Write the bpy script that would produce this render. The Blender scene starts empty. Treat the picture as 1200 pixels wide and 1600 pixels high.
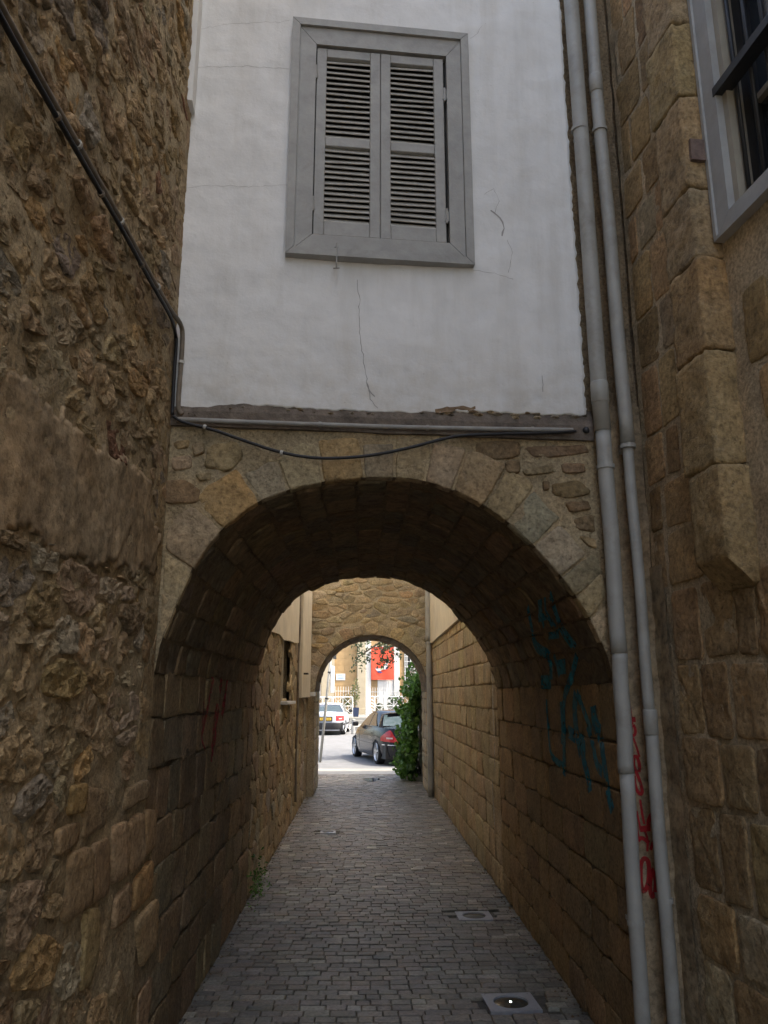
import bpy, math, random
import numpy as np
from mathutils import Vector, Matrix, noise
from mathutils.bvhtree import BVHTree

R = math.radians
scene = bpy.context.scene
COL = scene.collection

# ------------------------------------------------------------------ camera
CAM = Vector((0.0, 0.0, 1.75))
PITCH, YAW = R(13.36), R(1.533)
cd = bpy.data.cameras.new('camera')
cd.sensor_fit = 'VERTICAL'; cd.sensor_height = 36.0; cd.sensor_width = 27.0; cd.lens = 27.0
cd.clip_start = 0.05; cd.clip_end = 2000
cam = bpy.data.objects.new('camera', cd); COL.objects.link(cam)
cam.location = CAM
cam.rotation_euler = (math.pi / 2 + PITCH, 0, -YAW)
scene.camera = cam

# ------------------------------------------------------------------ sky, sun, exposure
SUN_EL, SUN_AZ = R(57), R(104)          # azimuth measured from +Y towards +X
world = bpy.data.worlds.new('World'); scene.world = world; world.use_nodes = True
wn = world.node_tree; wn.nodes.clear()
wo = wn.nodes.new('ShaderNodeOutputWorld'); wb = wn.nodes.new('ShaderNodeBackground')
sk = wn.nodes.new('ShaderNodeTexSky'); sk.sky_type = 'NISHITA'; sk.sun_disc = False
sk.sun_elevation = SUN_EL; sk.sun_rotation = SUN_AZ
sk.air_density = 1.0; sk.dust_density = 4.0; sk.ozone_density = 0.6
wb.inputs['Strength'].default_value = 0.15
wn.links.new(sk.outputs[0], wb.inputs[0]); wn.links.new(wb.outputs[0], wo.inputs[0])
sl = bpy.data.lights.new('sun', 'SUN'); sl.energy = 2.0; sl.angle = R(0.5); sl.color = (1, .955, .88)
sun = bpy.data.objects.new('sun', sl); COL.objects.link(sun)
sd = Vector((math.cos(SUN_EL) * math.sin(SUN_AZ), math.cos(SUN_EL) * math.cos(SUN_AZ), math.sin(SUN_EL)))
sun.rotation_euler = sd.to_track_quat('Z', 'Y').to_euler()
sun.location = (20, 10, 30)
scene.view_settings.view_transform = 'Standard'; scene.view_settings.look = 'None'
scene.view_settings.gamma = 1; scene.view_settings.use_curve_mapping = False
scene.view_settings.exposure = 1.85
scene.view_settings.use_white_balance = True
scene.view_settings.white_balance_temperature = 7000
scene.view_settings.white_balance_tint = 8
scene.render.engine = 'CYCLES'
scene.cycles.max_bounces = 8; scene.cycles.diffuse_bounces = 6; scene.cycles.glossy_bounces = 3
scene.cycles.use_adaptive_sampling = True; scene.cycles.adaptive_threshold = .02
scene.cycles.use_denoising = True

# ------------------------------------------------------------------ pixel -> point on a plane of the place
_F = 1200.0
_fw = Vector((math.sin(YAW) * math.cos(PITCH), math.cos(YAW) * math.cos(PITCH), math.sin(PITCH)))
_rt = Vector((math.cos(YAW), -math.sin(YAW), 0)); _up = _rt.cross(_fw)
def ray(x, y): return _rt * ((x - 600) / _F) + _up * ((800 - y) / _F) + _fw
def hit(x, y, p, n):
    d = ray(x, y); return CAM + d * ((Vector(p) - CAM).dot(n) / d.dot(n))

class Frame:
    """a flat surface of the place: u along, v up, w out of the surface"""
    def __init__(s, o, u, n):
        s.o = Vector(o); s.u = Vector(u).normalized(); s.n = Vector(n).normalized(); s.v = Vector((0, 0, 1))
    def P(s, u, v, w=0): return s.o + s.u * u + s.v * v + s.n * w
    def px(s, x, y, off=0):
        q = hit(x, y, s.o + s.n * off, s.n) - s.o
        return (q.dot(s.u), q.z)
LW = -0.99; RW = 1.27
LEFT = Frame((LW, 3.75, 0), (0, 1, 0), (1, 0, 0))                    # u = y - 3.75
FAC = Frame((LW, 3.75, 0), (1, .087, 0), (.087, -1, 0))              # u from left corner
RIGHT = Frame((1.52, 3.968, 0), (.117, -.993, 0), (-.993, -.117, 0)) # u from corner towards the viewer
TUNL = Frame((LW, 3.75, 0), (0, 1, 0), (1, 0, 0))
TUNR = Frame((RW, 3.95, 0), (0, 1, 0), (-1, 0, 0))

# ------------------------------------------------------------------ materials
def mat(name):
    m = bpy.data.materials.new(name); m.use_nodes = True
    nt = m.node_tree; b = nt.nodes['Principled BSDF']
    return m, nt, b
def N(nt, t, **k):
    n = nt.nodes.new(t)
    for a, v in k.items():
        if a.startswith('i_'): n.inputs[a[2:].replace('_', ' ')].default_value = v
        else: setattr(n, a, v)
    return n
def L(nt, a, b): nt.links.new(a, b)
def ramp(nt, fac, stops):
    r = N(nt, 'ShaderNodeValToRGB'); e = r.color_ramp.elements
    while len(e) < len(stops): e.new(.5)
    for k, (p, c) in enumerate(stops):
        e[k].position = p; e[k].color = (c, c, c, 1) if not hasattr(c, '__len__') else (*c, 1)
    L(nt, fac, r.inputs[0]); return r
def noise_tex(nt, pos, scale, detail=6, rough=.6, dist=0.0):
    n = N(nt, 'ShaderNodeTexNoise'); n.inputs['Scale'].default_value = scale; n.inputs['Detail'].default_value = detail
    n.inputs['Roughness'].default_value = rough; n.inputs['Distortion'].default_value = dist
    L(nt, pos, n.inputs['Vector']); return n
def mixc(nt, mode, fac, a, b):
    m = N(nt, 'ShaderNodeMix', data_type='RGBA', blend_type=mode)
    if hasattr(fac, 'is_linked'): L(nt, fac, m.inputs[0])
    else: m.inputs[0].default_value = fac
    for s, v in ((6, a), (7, b)):
        if hasattr(v, 'is_linked'): L(nt, v, m.inputs[s])
        else: m.inputs[s].default_value = (*v, 1)
    return m.outputs[2]

def stone_mat(name, tint=(1, 1, 1), bump=1.0, pits=.6, coarse=22, stretch=(1, 1, 1), comb=0.0, rough=.9, lichen=.3, shift=0.0):
    """weathered limestone: colour from the piece's own attribute, mottling, pits, fine relief"""
    m, nt, b = mat(name)
    g = N(nt, 'ShaderNodeNewGeometry'); mp = N(nt, 'ShaderNodeMapping'); mp.inputs['Scale'].default_value = stretch
    at = N(nt, 'ShaderNodeAttribute', attribute_name='Col')
    sh = N(nt, 'ShaderNodeVectorMath', operation='SCALE'); L(nt, at.outputs['Vector'], sh.inputs[0]); sh.inputs['Scale'].default_value = shift
    ad = N(nt, 'ShaderNodeVectorMath', operation='ADD'); L(nt, g.outputs['Position'], ad.inputs[0]); L(nt, sh.outputs[0], ad.inputs[1])
    L(nt, ad.outputs[0], mp.inputs['Vector']); pos = mp.outputs[0]
    n1 = noise_tex(nt, pos, 5, 3, .65, .3); n2 = noise_tex(nt, pos, coarse, 6, .70); n3 = noise_tex(nt, pos, 150, 1, .6)
    c = mixc(nt, 'MULTIPLY', 1.0, at.outputs['Color'], tint)
    c = mixc(nt, 'MULTIPLY', 1.0, c, ramp(nt, n1.outputs[0], [(.25, .62), (.5, .98), (.78, 1.3)]).outputs[0])
    c = mixc(nt, 'MULTIPLY', 1.0, c, ramp(nt, n2.outputs[0], [(.30, .45), (.5, .98), (.72, 1.45)]).outputs[0])
    # warm and grey drift
    n4 = noise_tex(nt, pos, 2.3, 2, .6)
    c = mixc(nt, 'MIX', ramp(nt, n4.outputs[0], [(.42, 0), (.7, .45)]).outputs[0], c, mixc(nt, 'MULTIPLY', 1.0, c, (1.12, .93, .72)))
    # pale lichen / lime specks
    n5 = noise_tex(nt, pos, 34, 3, .75)
    c = mixc(nt, 'MIX', ramp(nt, n5.outputs[0], [(.6, 0), (.74, lichen)]).outputs[0], c, (.46, .41, .31))
    # pits
    v = N(nt, 'ShaderNodeTexVoronoi', feature='F1'); v.inputs['Scale'].default_value = 62
    wp = N(nt, 'ShaderNodeVectorMath', operation='ADD'); L(nt, pos, wp.inputs[0])
    sc = N(nt, 'ShaderNodeVectorMath', operation='SCALE'); L(nt, n2.outputs['Color'], sc.inputs[0]); sc.inputs['Scale'].default_value = .05
    L(nt, sc.outputs[0], wp.inputs[1]); L(nt, wp.outputs[0], v.inputs['Vector'])
    pm = N(nt, 'ShaderNodeMath', operation='MULTIPLY')
    L(nt, ramp(nt, v.outputs['Distance'], [(.1, 1), (.3, 0)]).outputs[0], pm.inputs[0])
    L(nt, ramp(nt, n1.outputs[0], [(.42, 0), (.6, pits)]).outputs[0], pm.inputs[1])
    c = mixc(nt, 'MIX', pm.outputs[0], c, mixc(nt, 'MULTIPLY', 1.0, c, (.35, .32, .28)))
    L(nt, c, b.inputs['Base Color'])
    b.inputs['Roughness'].default_value = rough; b.inputs['Specular IOR Level'].default_value = .25
    h = N(nt, 'ShaderNodeMath', operation='MULTIPLY_ADD'); L(nt, n3.outputs[0], h.inputs[0]); h.inputs[1].default_value = .16; L(nt, n2.outputs[0], h.inputs[2])
    h2 = N(nt, 'ShaderNodeMath', operation='MULTIPLY_ADD'); L(nt, pm.outputs[0], h2.inputs[0]); h2.inputs[1].default_value = -.35; L(nt, h.outputs[0], h2.inputs[2])
    hh = h2.outputs[0]
    if comb:
        mc = N(nt, 'ShaderNodeMapping'); mc.inputs['Scale'].default_value = (70, 70, 3.5); L(nt, g.outputs['Position'], mc.inputs['Vector'])
        nc = noise_tex(nt, mc.outputs[0], 1.0, 2, .5)
        h3 = N(nt, 'ShaderNodeMath', operation='MULTIPLY_ADD'); L(nt, nc.outputs[0], h3.inputs[0]); h3.inputs[1].default_value = comb; L(nt, hh, h3.inputs[2]); hh = h3.outputs[0]
    bp = N(nt, 'ShaderNodeBump'); bp.inputs['Strength'].default_value = 1.0; bp.inputs['Distance'].default_value = .022 * bump
    L(nt, hh, bp.inputs['Height']); L(nt, bp.outputs[0], b.inputs['Normal'])
    return m

def plain_mat(name, col, rough=.6, var=.12, scale=12, bump=.0, bscale=40, metal=0, spec=.4, dirt=None, dirt_amt=.3, dirt_scale=3):
    m, nt, b = mat(name)
    g = N(nt, 'ShaderNodeNewGeometry'); pos = g.outputs['Position']
    n1 = noise_tex(nt, pos, scale, 6, .62)
    c = mixc(nt, 'MULTIPLY', 1.0, col, ramp(nt, n1.outputs[0], [(.3, 1 - var), (.7, 1 + var)]).outputs[0])
    if dirt:
        n2 = noise_tex(nt, pos, dirt_scale, 7, .7, .4)
        c = mixc(nt, 'MIX', ramp(nt, n2.outputs[0], [(.48, 0), (.75, dirt_amt)]).outputs[0], c, dirt)
    L(nt, c, b.inputs['Base Color'])
    b.inputs['Roughness'].default_value = rough; b.inputs['Metallic'].default_value = metal; b.inputs['Specular IOR Level'].default_value = spec
    if bump:
        n3 = noise_tex(nt, pos, bscale, 6, .6)
        bp = N(nt, 'ShaderNodeBump'); bp.inputs['Strength'].default_value = 1; bp.inputs['Distance'].default_value = bump
        L(nt, n3.outputs[0], bp.inputs['Height']); L(nt, bp.outputs[0], b.inputs['Normal'])
    return m

M = {}
M['rubble'] = stone_mat('rubble stone', shift=40, bump=1.15, pits=1.0, coarse=46, lichen=.5)
M['ashlar'] = stone_mat('weathered ashlar', shift=40, bump=.6, pits=.6, coarse=38, lichen=.3)
M['combed'] = stone_mat('combed ashlar', shift=40, bump=.5, pits=.5, coarse=46, comb=1.2, lichen=.25)
M['mortar'] = stone_mat('lime mortar', bump=.7, pits=.5, coarse=60, lichen=.25)
M['render'] = stone_mat('old brown render', bump=.3, pits=.4, coarse=26, lichen=.2)
M['vault'] = stone_mat('vault stone', shift=40, bump=.9, pits=.5, coarse=18, lichen=.1)
M['brick'] = stone_mat('paving block', bump=.16, pits=.2, coarse=45, lichen=.08, rough=.46)
M['brick'].node_tree.nodes['Principled BSDF'].inputs['Specular IOR Level'].default_value = .5
M['paver_bed'] = plain_mat('jointing sand', (.105, .094, .078), .95, .3, 30, .004, 90)
M['frame_grey'] = plain_mat('grey window paint', (.345, .34, .322), .55, .12, 9, .0015, 60, dirt=(.16, .155, .145), dirt_amt=.35, dirt_scale=8)
M['slat_grey'] = plain_mat('grey slat paint', (.40, .385, .35), .6, .14, 14, .001, 60, dirt=(.12, .11, .1), dirt_amt=.4, dirt_scale=10)
M['dark'] = plain_mat('dark room behind', (.03, .028, .026), .9)
M['pipe'] = plain_mat('grey pipe paint', (.35, .345, .318), .5, .10, 5, .0008, 30, dirt=(.19, .175, .145), dirt_amt=.7, dirt_scale=4)
M['conduit'] = plain_mat('conduit plastic', (.30, .29, .27), .55, .2, 10, dirt=(.1, .085, .065), dirt_amt=.5, dirt_scale=9)
M['conduit_dark'] = plain_mat('weathered conduit', (.19, .155, .115), .6, .3, 10, dirt=(.04, .035, .03), dirt_amt=.5, dirt_scale=9)
M['cable'] = plain_mat('black cable', (.016, .016, .018), .5, .2, 20)
M['wood'] = plain_mat('weathered timber', (.16, .13, .105), .9, .35, 18, .006, 60, dirt=(.03, .026, .022), dirt_amt=.7, dirt_scale=6)
M['iron'] = plain_mat('dark iron', (.022, .023, .026), .5, .2, 20, .0005, 80)
M['clip'] = plain_mat('cable clip', (.5, .49, .46), .6)
M['casing'] = plain_mat('pale window paint', (.36, .365, .36), .5, .10, 7, .001, 30, dirt=(.22, .2, .17), dirt_amt=.35, dirt_scale=6)
M['sash'] = plain_mat('beige sash paint', (.34, .31, .25), .5, .1, 7)
M['steel'] = plain_mat('brushed steel', (.40, .40, .42), .42, .15, 14, .0005, 90, metal=.25, dirt=(.2, .19, .18), dirt_amt=.3, dirt_scale=12)
M['chrome'] = plain_mat('reflector', (.75, .77, .78), .12, .05, 14, metal=1)
M['white_wall'] = plain_mat('cream plaster', (.68, .60, .45), .85, .10, 3, .003, 30, dirt=(.42, .36, .27), dirt_amt=.4, dirt_scale=2.5)
M['white_paint'] = plain_mat('white paint', (.66, .66, .64), .6, .06, 6, dirt=(.55, .5, .42), dirt_amt=.3)
M['bluewhite'] = plain_mat('bluish plaster', (.44, .47, .53), .85, .12, 3, .002, 30)
M['asphalt'] = plain_mat('worn asphalt', (.185, .188, .195), .85, .16, 3, .004, 120, dirt=(.13, .13, .13), dirt_amt=.5, dirt_scale=.8)
M['concrete'] = plain_mat('pale concrete', (.30, .29, .265), .85, .14, 4, .003, 80, dirt=(.18, .17, .15), dirt_amt=.5, dirt_scale=2)
M['crack'] = plain_mat('crack shadow', (.36, .35, .335), .95)  # flat grey of the thin crack lines
M['rust'] = plain_mat('rusty patch', (.22, .15, .09), .95, .4, 40, .003, 60)

def plaster_mat():
    m, nt, b = mat('white plaster')
    g = N(nt, 'ShaderNodeNewGeometry'); pos = g.outputs['Position']
    n1 = noise_tex(nt, pos, 1.6, 6, .6, .5); n2 = noise_tex(nt, pos, 9, 7, .65); n3 = noise_tex(nt, pos, 60, 4, .6)
    c = mixc(nt, 'MULTIPLY', 1.0, (.80, .80, .79), ramp(nt, n1.outputs[0], [(.3, .90), (.65, 1.0)]).outputs[0])
    c = mixc(nt, 'MULTIPLY', 1.0, c, ramp(nt, n2.outputs[0], [(.25, .93), (.6, 1.0)]).outputs[0])
    st = N(nt, 'ShaderNodeMapping'); st.inputs['Scale'].default_value = (7, 7, .8); L(nt, pos, st.inputs['Vector'])
    ns = noise_tex(nt, st.outputs[0], 1, 6, .65)
    c = mixc(nt, 'MIX', ramp(nt, ns.outputs[0], [(.47, 0), (.74, .5)]).outputs[0], c, (.57, .55, .51))
    sx = N(nt, 'ShaderNodeSeparateXYZ'); L(nt, pos, sx.inputs[0]); mr = N(nt, 'ShaderNodeMapRange'); mr.inputs[1].default_value = 3.15; mr.inputs[2].default_value = 3.75; mr.inputs[3].default_value = .30; mr.inputs[4].default_value = 0
    L(nt, sx.outputs[2], mr.inputs[0]); gm = N(nt, 'ShaderNodeMath', operation='MULTIPLY'); L(nt, mr.outputs[0], gm.inputs[0]); L(nt, ramp(nt, n2.outputs[0], [(.38, 0), (.62, 1.6)]).outputs[0], gm.inputs[1])
    c = mixc(nt, 'MIX', gm.outputs[0], c, (.50, .45, .37))
    # sparse dark specks of flaked paint
    v = N(nt, 'ShaderNodeTexVoronoi'); v.inputs['Scale'].default_value = 26; L(nt, pos, v.inputs['Vector'])
    sp = N(nt, 'ShaderNodeMath', operation='MULTIPLY'); L(nt, ramp(nt, v.outputs['Distance'], [(.06, 1), (.12, 0)]).outputs[0], sp.inputs[0])
    L(nt, ramp(nt, n2.outputs[0], [(.57, 0), (.66, .55)]).outputs[0], sp.inputs[1])
    c = mixc(nt, 'MIX', sp.outputs[0], c, (.33, .30, .26))
    L(nt, c, b.inputs['Base Color']); b.inputs['Roughness'].default_value = .75; b.inputs['Specular IOR Level'].default_value = .25
    h = N(nt, 'ShaderNodeMath', operation='MULTIPLY_ADD'); L(nt, n3.outputs[0], h.inputs[0]); h.inputs[1].default_value = .10; L(nt, n2.outputs[0], h.inputs[2])
    bp = N(nt, 'ShaderNodeBump'); bp.inputs['Distance'].default_value = .006; L(nt, h.outputs[0], bp.inputs['Height']); L(nt, bp.outputs[0], b.inputs['Normal'])
    return m
M['plaster'] = plaster_mat()

def paint_mat(name, col, fade=.5, rough=.7):
    """sprayed paint with patches where it has worn through"""
    m, nt, b = mat(name)
    g = N(nt, 'ShaderNodeNewGeometry'); n1 = noise_tex(nt, g.outputs['Position'], 30, 6, .7)
    tr = N(nt, 'ShaderNodeBsdfTransparent'); mx = N(nt, 'ShaderNodeMixShader')
    b.inputs['Base Color'].default_value = (*col, 1); b.inputs['Roughness'].default_value = rough; b.inputs['Specular IOR Level'].default_value = .2
    L(nt, ramp(nt, n1.outputs[0], [(.36, 1 - fade), (.56, 1)]).outputs[0], mx.inputs[0])
    L(nt, tr.outputs[0], mx.inputs[1]); L(nt, b.outputs[0], mx.inputs[2])
    L(nt, mx.outputs[0], nt.nodes['Material Output'].inputs[0])
    return m
M['spray_red'] = paint_mat('red spray paint', (.33, .018, .022), .35)
M['spray_maroon'] = paint_mat('faded maroon paint', (.34, .02, .03), .75)
M['spray_blue'] = paint_mat('blue spray paint', (.02, .21, .29), .6)

def glass_mat(name, col=(.02, .025, .03), rough=.05, spec=.8):
    m, nt, b = mat(name); b.inputs['Base Color'].default_value = (*col, 1); b.inputs['Roughness'].default_value = rough
    b.inputs['Specular IOR Level'].default_value = spec; return m
M['glass'] = glass_mat('window glass')
def carpaint(name, col, metal=.0, rough=.25, coat=.4, spec=.25):
    m, nt, b = mat(name)
    g = N(nt, 'ShaderNodeNewGeometry'); n1 = noise_tex(nt, g.outputs['Position'], 40, 4, .6)
    c = mixc(nt, 'MULTIPLY', 1.0, col, ramp(nt, n1.outputs[0], [(.3, .92), (.7, 1.06)]).outputs[0])
    L(nt, c, b.inputs['Base Color']); b.inputs['Metallic'].default_value = metal; b.inputs['Roughness'].default_value = rough
    b.inputs['Coat Weight'].default_value = coat; b.inputs['Coat Roughness'].default_value = .04; b.inputs['Specular IOR Level'].default_value = spec; return m
def leaf_mat(name, a, bcol, scale=9):
    m, nt, b = mat(name)
    g = N(nt, 'ShaderNodeNewGeometry'); n1 = noise_tex(nt, g.outputs['Position'], scale, 3, .6)
    c = mixc(nt, 'MIX', g.outputs['Random Per Island'], a, bcol)
    c = mixc(nt, 'MULTIPLY', 1.0, c, ramp(nt, n1.outputs[0], [(.3, .7), (.7, 1.25)]).outputs[0])
    L(nt, c, b.inputs['Base Color']); b.inputs['Roughness'].default_value = .42; b.inputs['Specular IOR Level'].default_value = .4
    b.inputs['Transmission Weight'].default_value = 0
    tl = N(nt, 'ShaderNodeBsdfTranslucent'); L(nt, c, tl.inputs[0]); ms = N(nt, 'ShaderNodeMixShader'); ms.inputs[0].default_value = .3
    L(nt, b.outputs[0], ms.inputs[1]); L(nt, tl.outputs[0], ms.inputs[2]); L(nt, ms.outputs[0], nt.nodes['Material Output'].inputs[0])
    return m

# ------------------------------------------------------------------ mesh helpers
def set_col(me, cols):
    a = me.color_attributes.new('Col', 'FLOAT_COLOR', 'POINT')
    a.data.foreach_set('color', np.asarray(cols, dtype=np.float32).ravel())
def mesh_obj(name, verts, faces, material, parent=None, smooth=True, col=None, origin=None, cols=None):
    me = bpy.data.meshes.new(name)
    if origin is None and parent is not None and len(verts):
        origin = sum((Vector(v) for v in verts), Vector()) / len(verts)
    o3 = Vector(origin) if origin is not None else Vector()
    me.from_pydata([tuple(Vector(v) - o3) for v in verts], [], faces)
    if smooth: me.polygons.foreach_set('use_smooth', [True] * len(me.polygons))
    me.materials.append(M[material] if isinstance(material, str) else material)
    if cols is not None: set_col(me, cols)
    elif col is not None: set_col(me, [(*col, 1)] * len(verts))
    me.update()
    o = bpy.data.objects.new(name, me); COL.objects.link(o); o.location = o3
    if parent is not None:
        o.parent = parent
        o.location = o3 - world_loc(parent)
    return o
def world_loc(o):
    l = Vector(o.location)
    while o.parent is not None: o = o.parent; l = l + Vector(o.location)
    return l
def empty(name, loc=(0, 0, 0), parent=None):
    o = bpy.data.objects.new(name, None); COL.objects.link(o); o.location = loc; o.empty_display_size = .1
    if parent is not None: o.parent = parent; o.location = Vector(loc) - world_loc(parent)
    return o
def tag(o, label=None, cat=None, group=None, kind=None):
    if label: o['label'] = label
    if cat: o['category'] = cat
    if group: o['group'] = group
    if kind: o['kind'] = kind
    return o

class MB:
    """collects shapes into one mesh"""
    def __init__(s): s.v = []; s.f = []; s.c = []
    def add(s, v, f, col=None):
        k = len(s.v); s.v += [Vector(p) for p in v]; s.f += [tuple(i + k for i in q) for q in f]
        s.c += [(*(col or (.3, .3, .3)), 1)] * len(v)
    def box(s, lo, hi, T=None):
        v = [(x, y, z) for x in (lo[0], hi[0]) for y in (lo[1], hi[1]) for z in (lo[2], hi[2])]
        if T: v = [T(*p) for p in v]
        f = [(0, 1, 3, 2), (4, 6, 7, 5), (0, 4, 5, 1), (2, 3, 7, 6), (0, 2, 6, 4), (1, 5, 7, 3)]
        s.add(v, f); return s
    def bevel_box(s, lo, hi, b, T=None):
        """box whose w-max (third axis) edges are chamfered"""
        l, h = lo, hi
        v = [(l[0], l[1], l[2]), (h[0], l[1], l[2]), (h[0], h[1], l[2]), (l[0], h[1], l[2]),
             (l[0], l[1], h[2] - b), (h[0], l[1], h[2] - b), (h[0], h[1], h[2] - b), (l[0], h[1], h[2] - b),
             (l[0] + b, l[1] + b, h[2]), (h[0] - b, l[1] + b, h[2]), (h[0] - b, h[1] - b, h[2]), (l[0] + b, h[1] - b, h[2])]
        if T: v = [T(*p) for p in v]
        f = [(0, 3, 2, 1)] + [(i, (i + 1) % 4, 4 + (i + 1) % 4, 4 + i) for i in range(4)] + [(4 + i, 4 + (i + 1) % 4, 8 + (i + 1) % 4, 8 + i) for i in range(4)] + [(8, 9, 10, 11)]
        s.add(v, f); return s
    def tube(s, pts, r, n=10, cap=True):
        pts = [Vector(p) for p in pts]; k0 = len(s.v); m = len(pts)
        rs = r if hasattr(r, '__len__') else [r] * m
        prev = None
        ring = []
        for i, p in enumerate(pts):
            d = (pts[min(i + 1, m - 1)] - pts[max(i - 1, 0)]).normalized()
            a = prev if prev is not None else (Vector((0, 0, 1)) if abs(d.z) < .9 else Vector((1, 0, 0)))
            a = (a - d * a.dot(d)).normalized(); prev = a; b = d.cross(a)
            ring += [p + (a * math.cos(2 * math.pi * j / n) + b * math.sin(2 * math.pi * j / n)) * rs[i] for j in range(n)]
        f = [(i * n + j, i * n + (j + 1) % n, (i + 1) * n + (j + 1) % n, (i + 1) * n + j) for i in range(m - 1) for j in range(n)]
        if cap: f += [tuple(range(n - 1, -1, -1)), tuple((m - 1) * n + j for j in range(n))]
        s.add(ring, f); return s
    def prism(s, poly, w0, w1, T):
        n = len(poly); v = [T(u, q, w0) for u, q in poly] + [T(u, q, w1) for u, q in poly]
        f = [tuple(range(n - 1, -1, -1)), tuple(range(n, 2 * n))] + [(i, (i + 1) % n, n + (i + 1) % n, n + i) for i in range(n)]
        s.add(v, f); return s
    def build(s, name, material, parent=None, smooth=False, col=None, origin=None, kind=None):
        o = mesh_obj(name, s.v, s.f, material, parent, smooth, None, origin, s.c if col is None else [(*col, 1)] * len(s.v))
        if kind: o['kind'] = kind
        return o

# ---- irregular stones
def chaikin(p, k=1, q=.25):
    for _ in range(k):
        o = []
        for i in range(len(p)):
            a, b = p[i], p[(i + 1) % len(p)]
            o += [(a[0] + (b[0] - a[0]) * q, a[1] + (b[1] - a[1]) * q), (a[0] + (b[0] - a[0]) * (1 - q), a[1] + (b[1] - a[1]) * (1 - q))]
        p = o
    return p
def resample(p, n):
    P = np.array(p + [p[0]]); d = np.hypot(*np.diff(P, axis=0).T); s = np.r_[0, np.cumsum(d)]
    t = np.linspace(0, s[-1], n, endpoint=False)
    return np.c_[np.interp(t, s, P[:, 0]), np.interp(t, s, P[:, 1])]
def area_c(p):
    a = cx = cy = 0
    for i in range(len(p)):
        x0, y0 = p[i]; x1, y1 = p[(i + 1) % len(p)]; k = x0 * y1 - x1 * y0
        a += k; cx += (x0 + x1) * k; cy += (y0 + y1) * k
    a /= 2
    return a, (cx / (6 * a), cy / (6 * a)) if abs(a) > 1e-12 else p[0]
def shrink(p, g):
    """move every edge of a convex polygon inwards by g"""
    a, _ = area_c(p)
    if a < 0: p = p[::-1]
    out = p
    n = len(p)
    for i in range(n):
        x0, y0 = p[i]; x1, y1 = p[(i + 1) % n]
        l = math.hypot(x1 - x0, y1 - y0)
        if l < 1e-6: continue
        nx, ny = -(y1 - y0) / l, (x1 - x0) / l
        out = clip(out, nx, ny, nx * x0 + ny * y0 + g)
        if len(out) < 3: return []
    return out
def clip(p, nx, ny, d):
    """keep the side with nx*x + ny*y >= d"""
    o = []
    for i in range(len(p)):
        a, b = p[i], p[(i + 1) % len(p)]
        da, db = nx * a[0] + ny * a[1] - d, nx * b[0] + ny * b[1] - d
        if da >= 0: o.append(a)
        if (da >= 0) != (db >= 0):
            t = da / (da - db); o.append((a[0] + (b[0] - a[0]) * t, a[1] + (b[1] - a[1]) * t))
    return o
def inside(q, poly):
    x, y = q; c = False
    for i in range(len(poly)):
        x0, y0 = poly[i]; x1, y1 = poly[i - 1]
        if (y0 > y) != (y1 > y) and x < (x1 - x0) * (y - y0) / (y1 - y0) + x0: c = not c
    return c
def cells(u0, u1, v0, v1, du, dv, rng, jit=.36, wvar=.25, drop=.12, keep=None):
    """irregular rubble: a weighted voronoi diagram of jittered, partly thinned courses"""
    pts = []
    nv = max(1, int(round((v1 - v0) / dv))); nu = max(1, int(round((u1 - u0) / du)))
    for j in range(-1, nv + 1):
        for i in range(-1, nu + 1):
            if rng.random() < drop: continue
            pts.append((u0 + (i + .5 + (.5 if j % 2 else 0) + rng.uniform(-jit, jit)) * du, v0 + (j + .5 + rng.uniform(-jit, jit)) * dv))
    A = np.array(pts) / (du, dv); Wt = np.array([rng.uniform(-wvar, wvar) for _ in pts])
    out = []
    for k in range(len(A)):
        if keep and not keep(pts[k]): continue
        d2 = ((A - A[k]) ** 2).sum(1); nb = np.argsort(d2)[1:22]
        poly = [(u0, v0), (u1, v0), (u1, v1), (u0, v1)]
        poly = [(x / du, y / dv) for x, y in poly]
        for q in nb:
            dx, dy = A[k] - A[q]; l = math.hypot(dx, dy)
            if l < 1e-6: continue
            mid = (A[k] + A[q]) / 2; off = (Wt[q] - Wt[k]) * .5 * min(l, 1)
            nx, ny = dx / l, dy / l
            poly = clip(poly, nx, ny, nx * mid[0] + ny * mid[1] + off)
            if len(poly) < 3: break
        if len(poly) >= 3:
            poly = [(x * du, y * dv) for x, y in poly]
            if abs(area_c(poly)[0]) > du * dv * .08: out.append(poly)
    return out
def courses(u0, u1, v0, v1, hs, ws, rng, wob=.012, skew=.01):
    """squared stones laid in courses"""
    out = []; v = v0
    while v < v1 - .03:
        h = min(rng.uniform(*hs), v1 - v)
        if v1 - (v + h) < hs[0] * .5: h = v1 - v
        u = u0 - rng.uniform(0, ws[0])
        while u < u1:
            w = rng.uniform(*ws)
            a, b = max(u, u0), min(u + w, u1)
            if b - a > .04:
                j = lambda: rng.uniform(-skew, skew)
                out.append([(a + j(), v + j()), (b + j(), v + j()), (b + j(), v + h + j()), (a + j(), v + h + j())])
            u += w
        v += h
    return out
FLAT = dict(rings=(1., .978, .94, .72, .42), prof=(.1, .72, .95, 1., 1.), q=.10)
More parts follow.
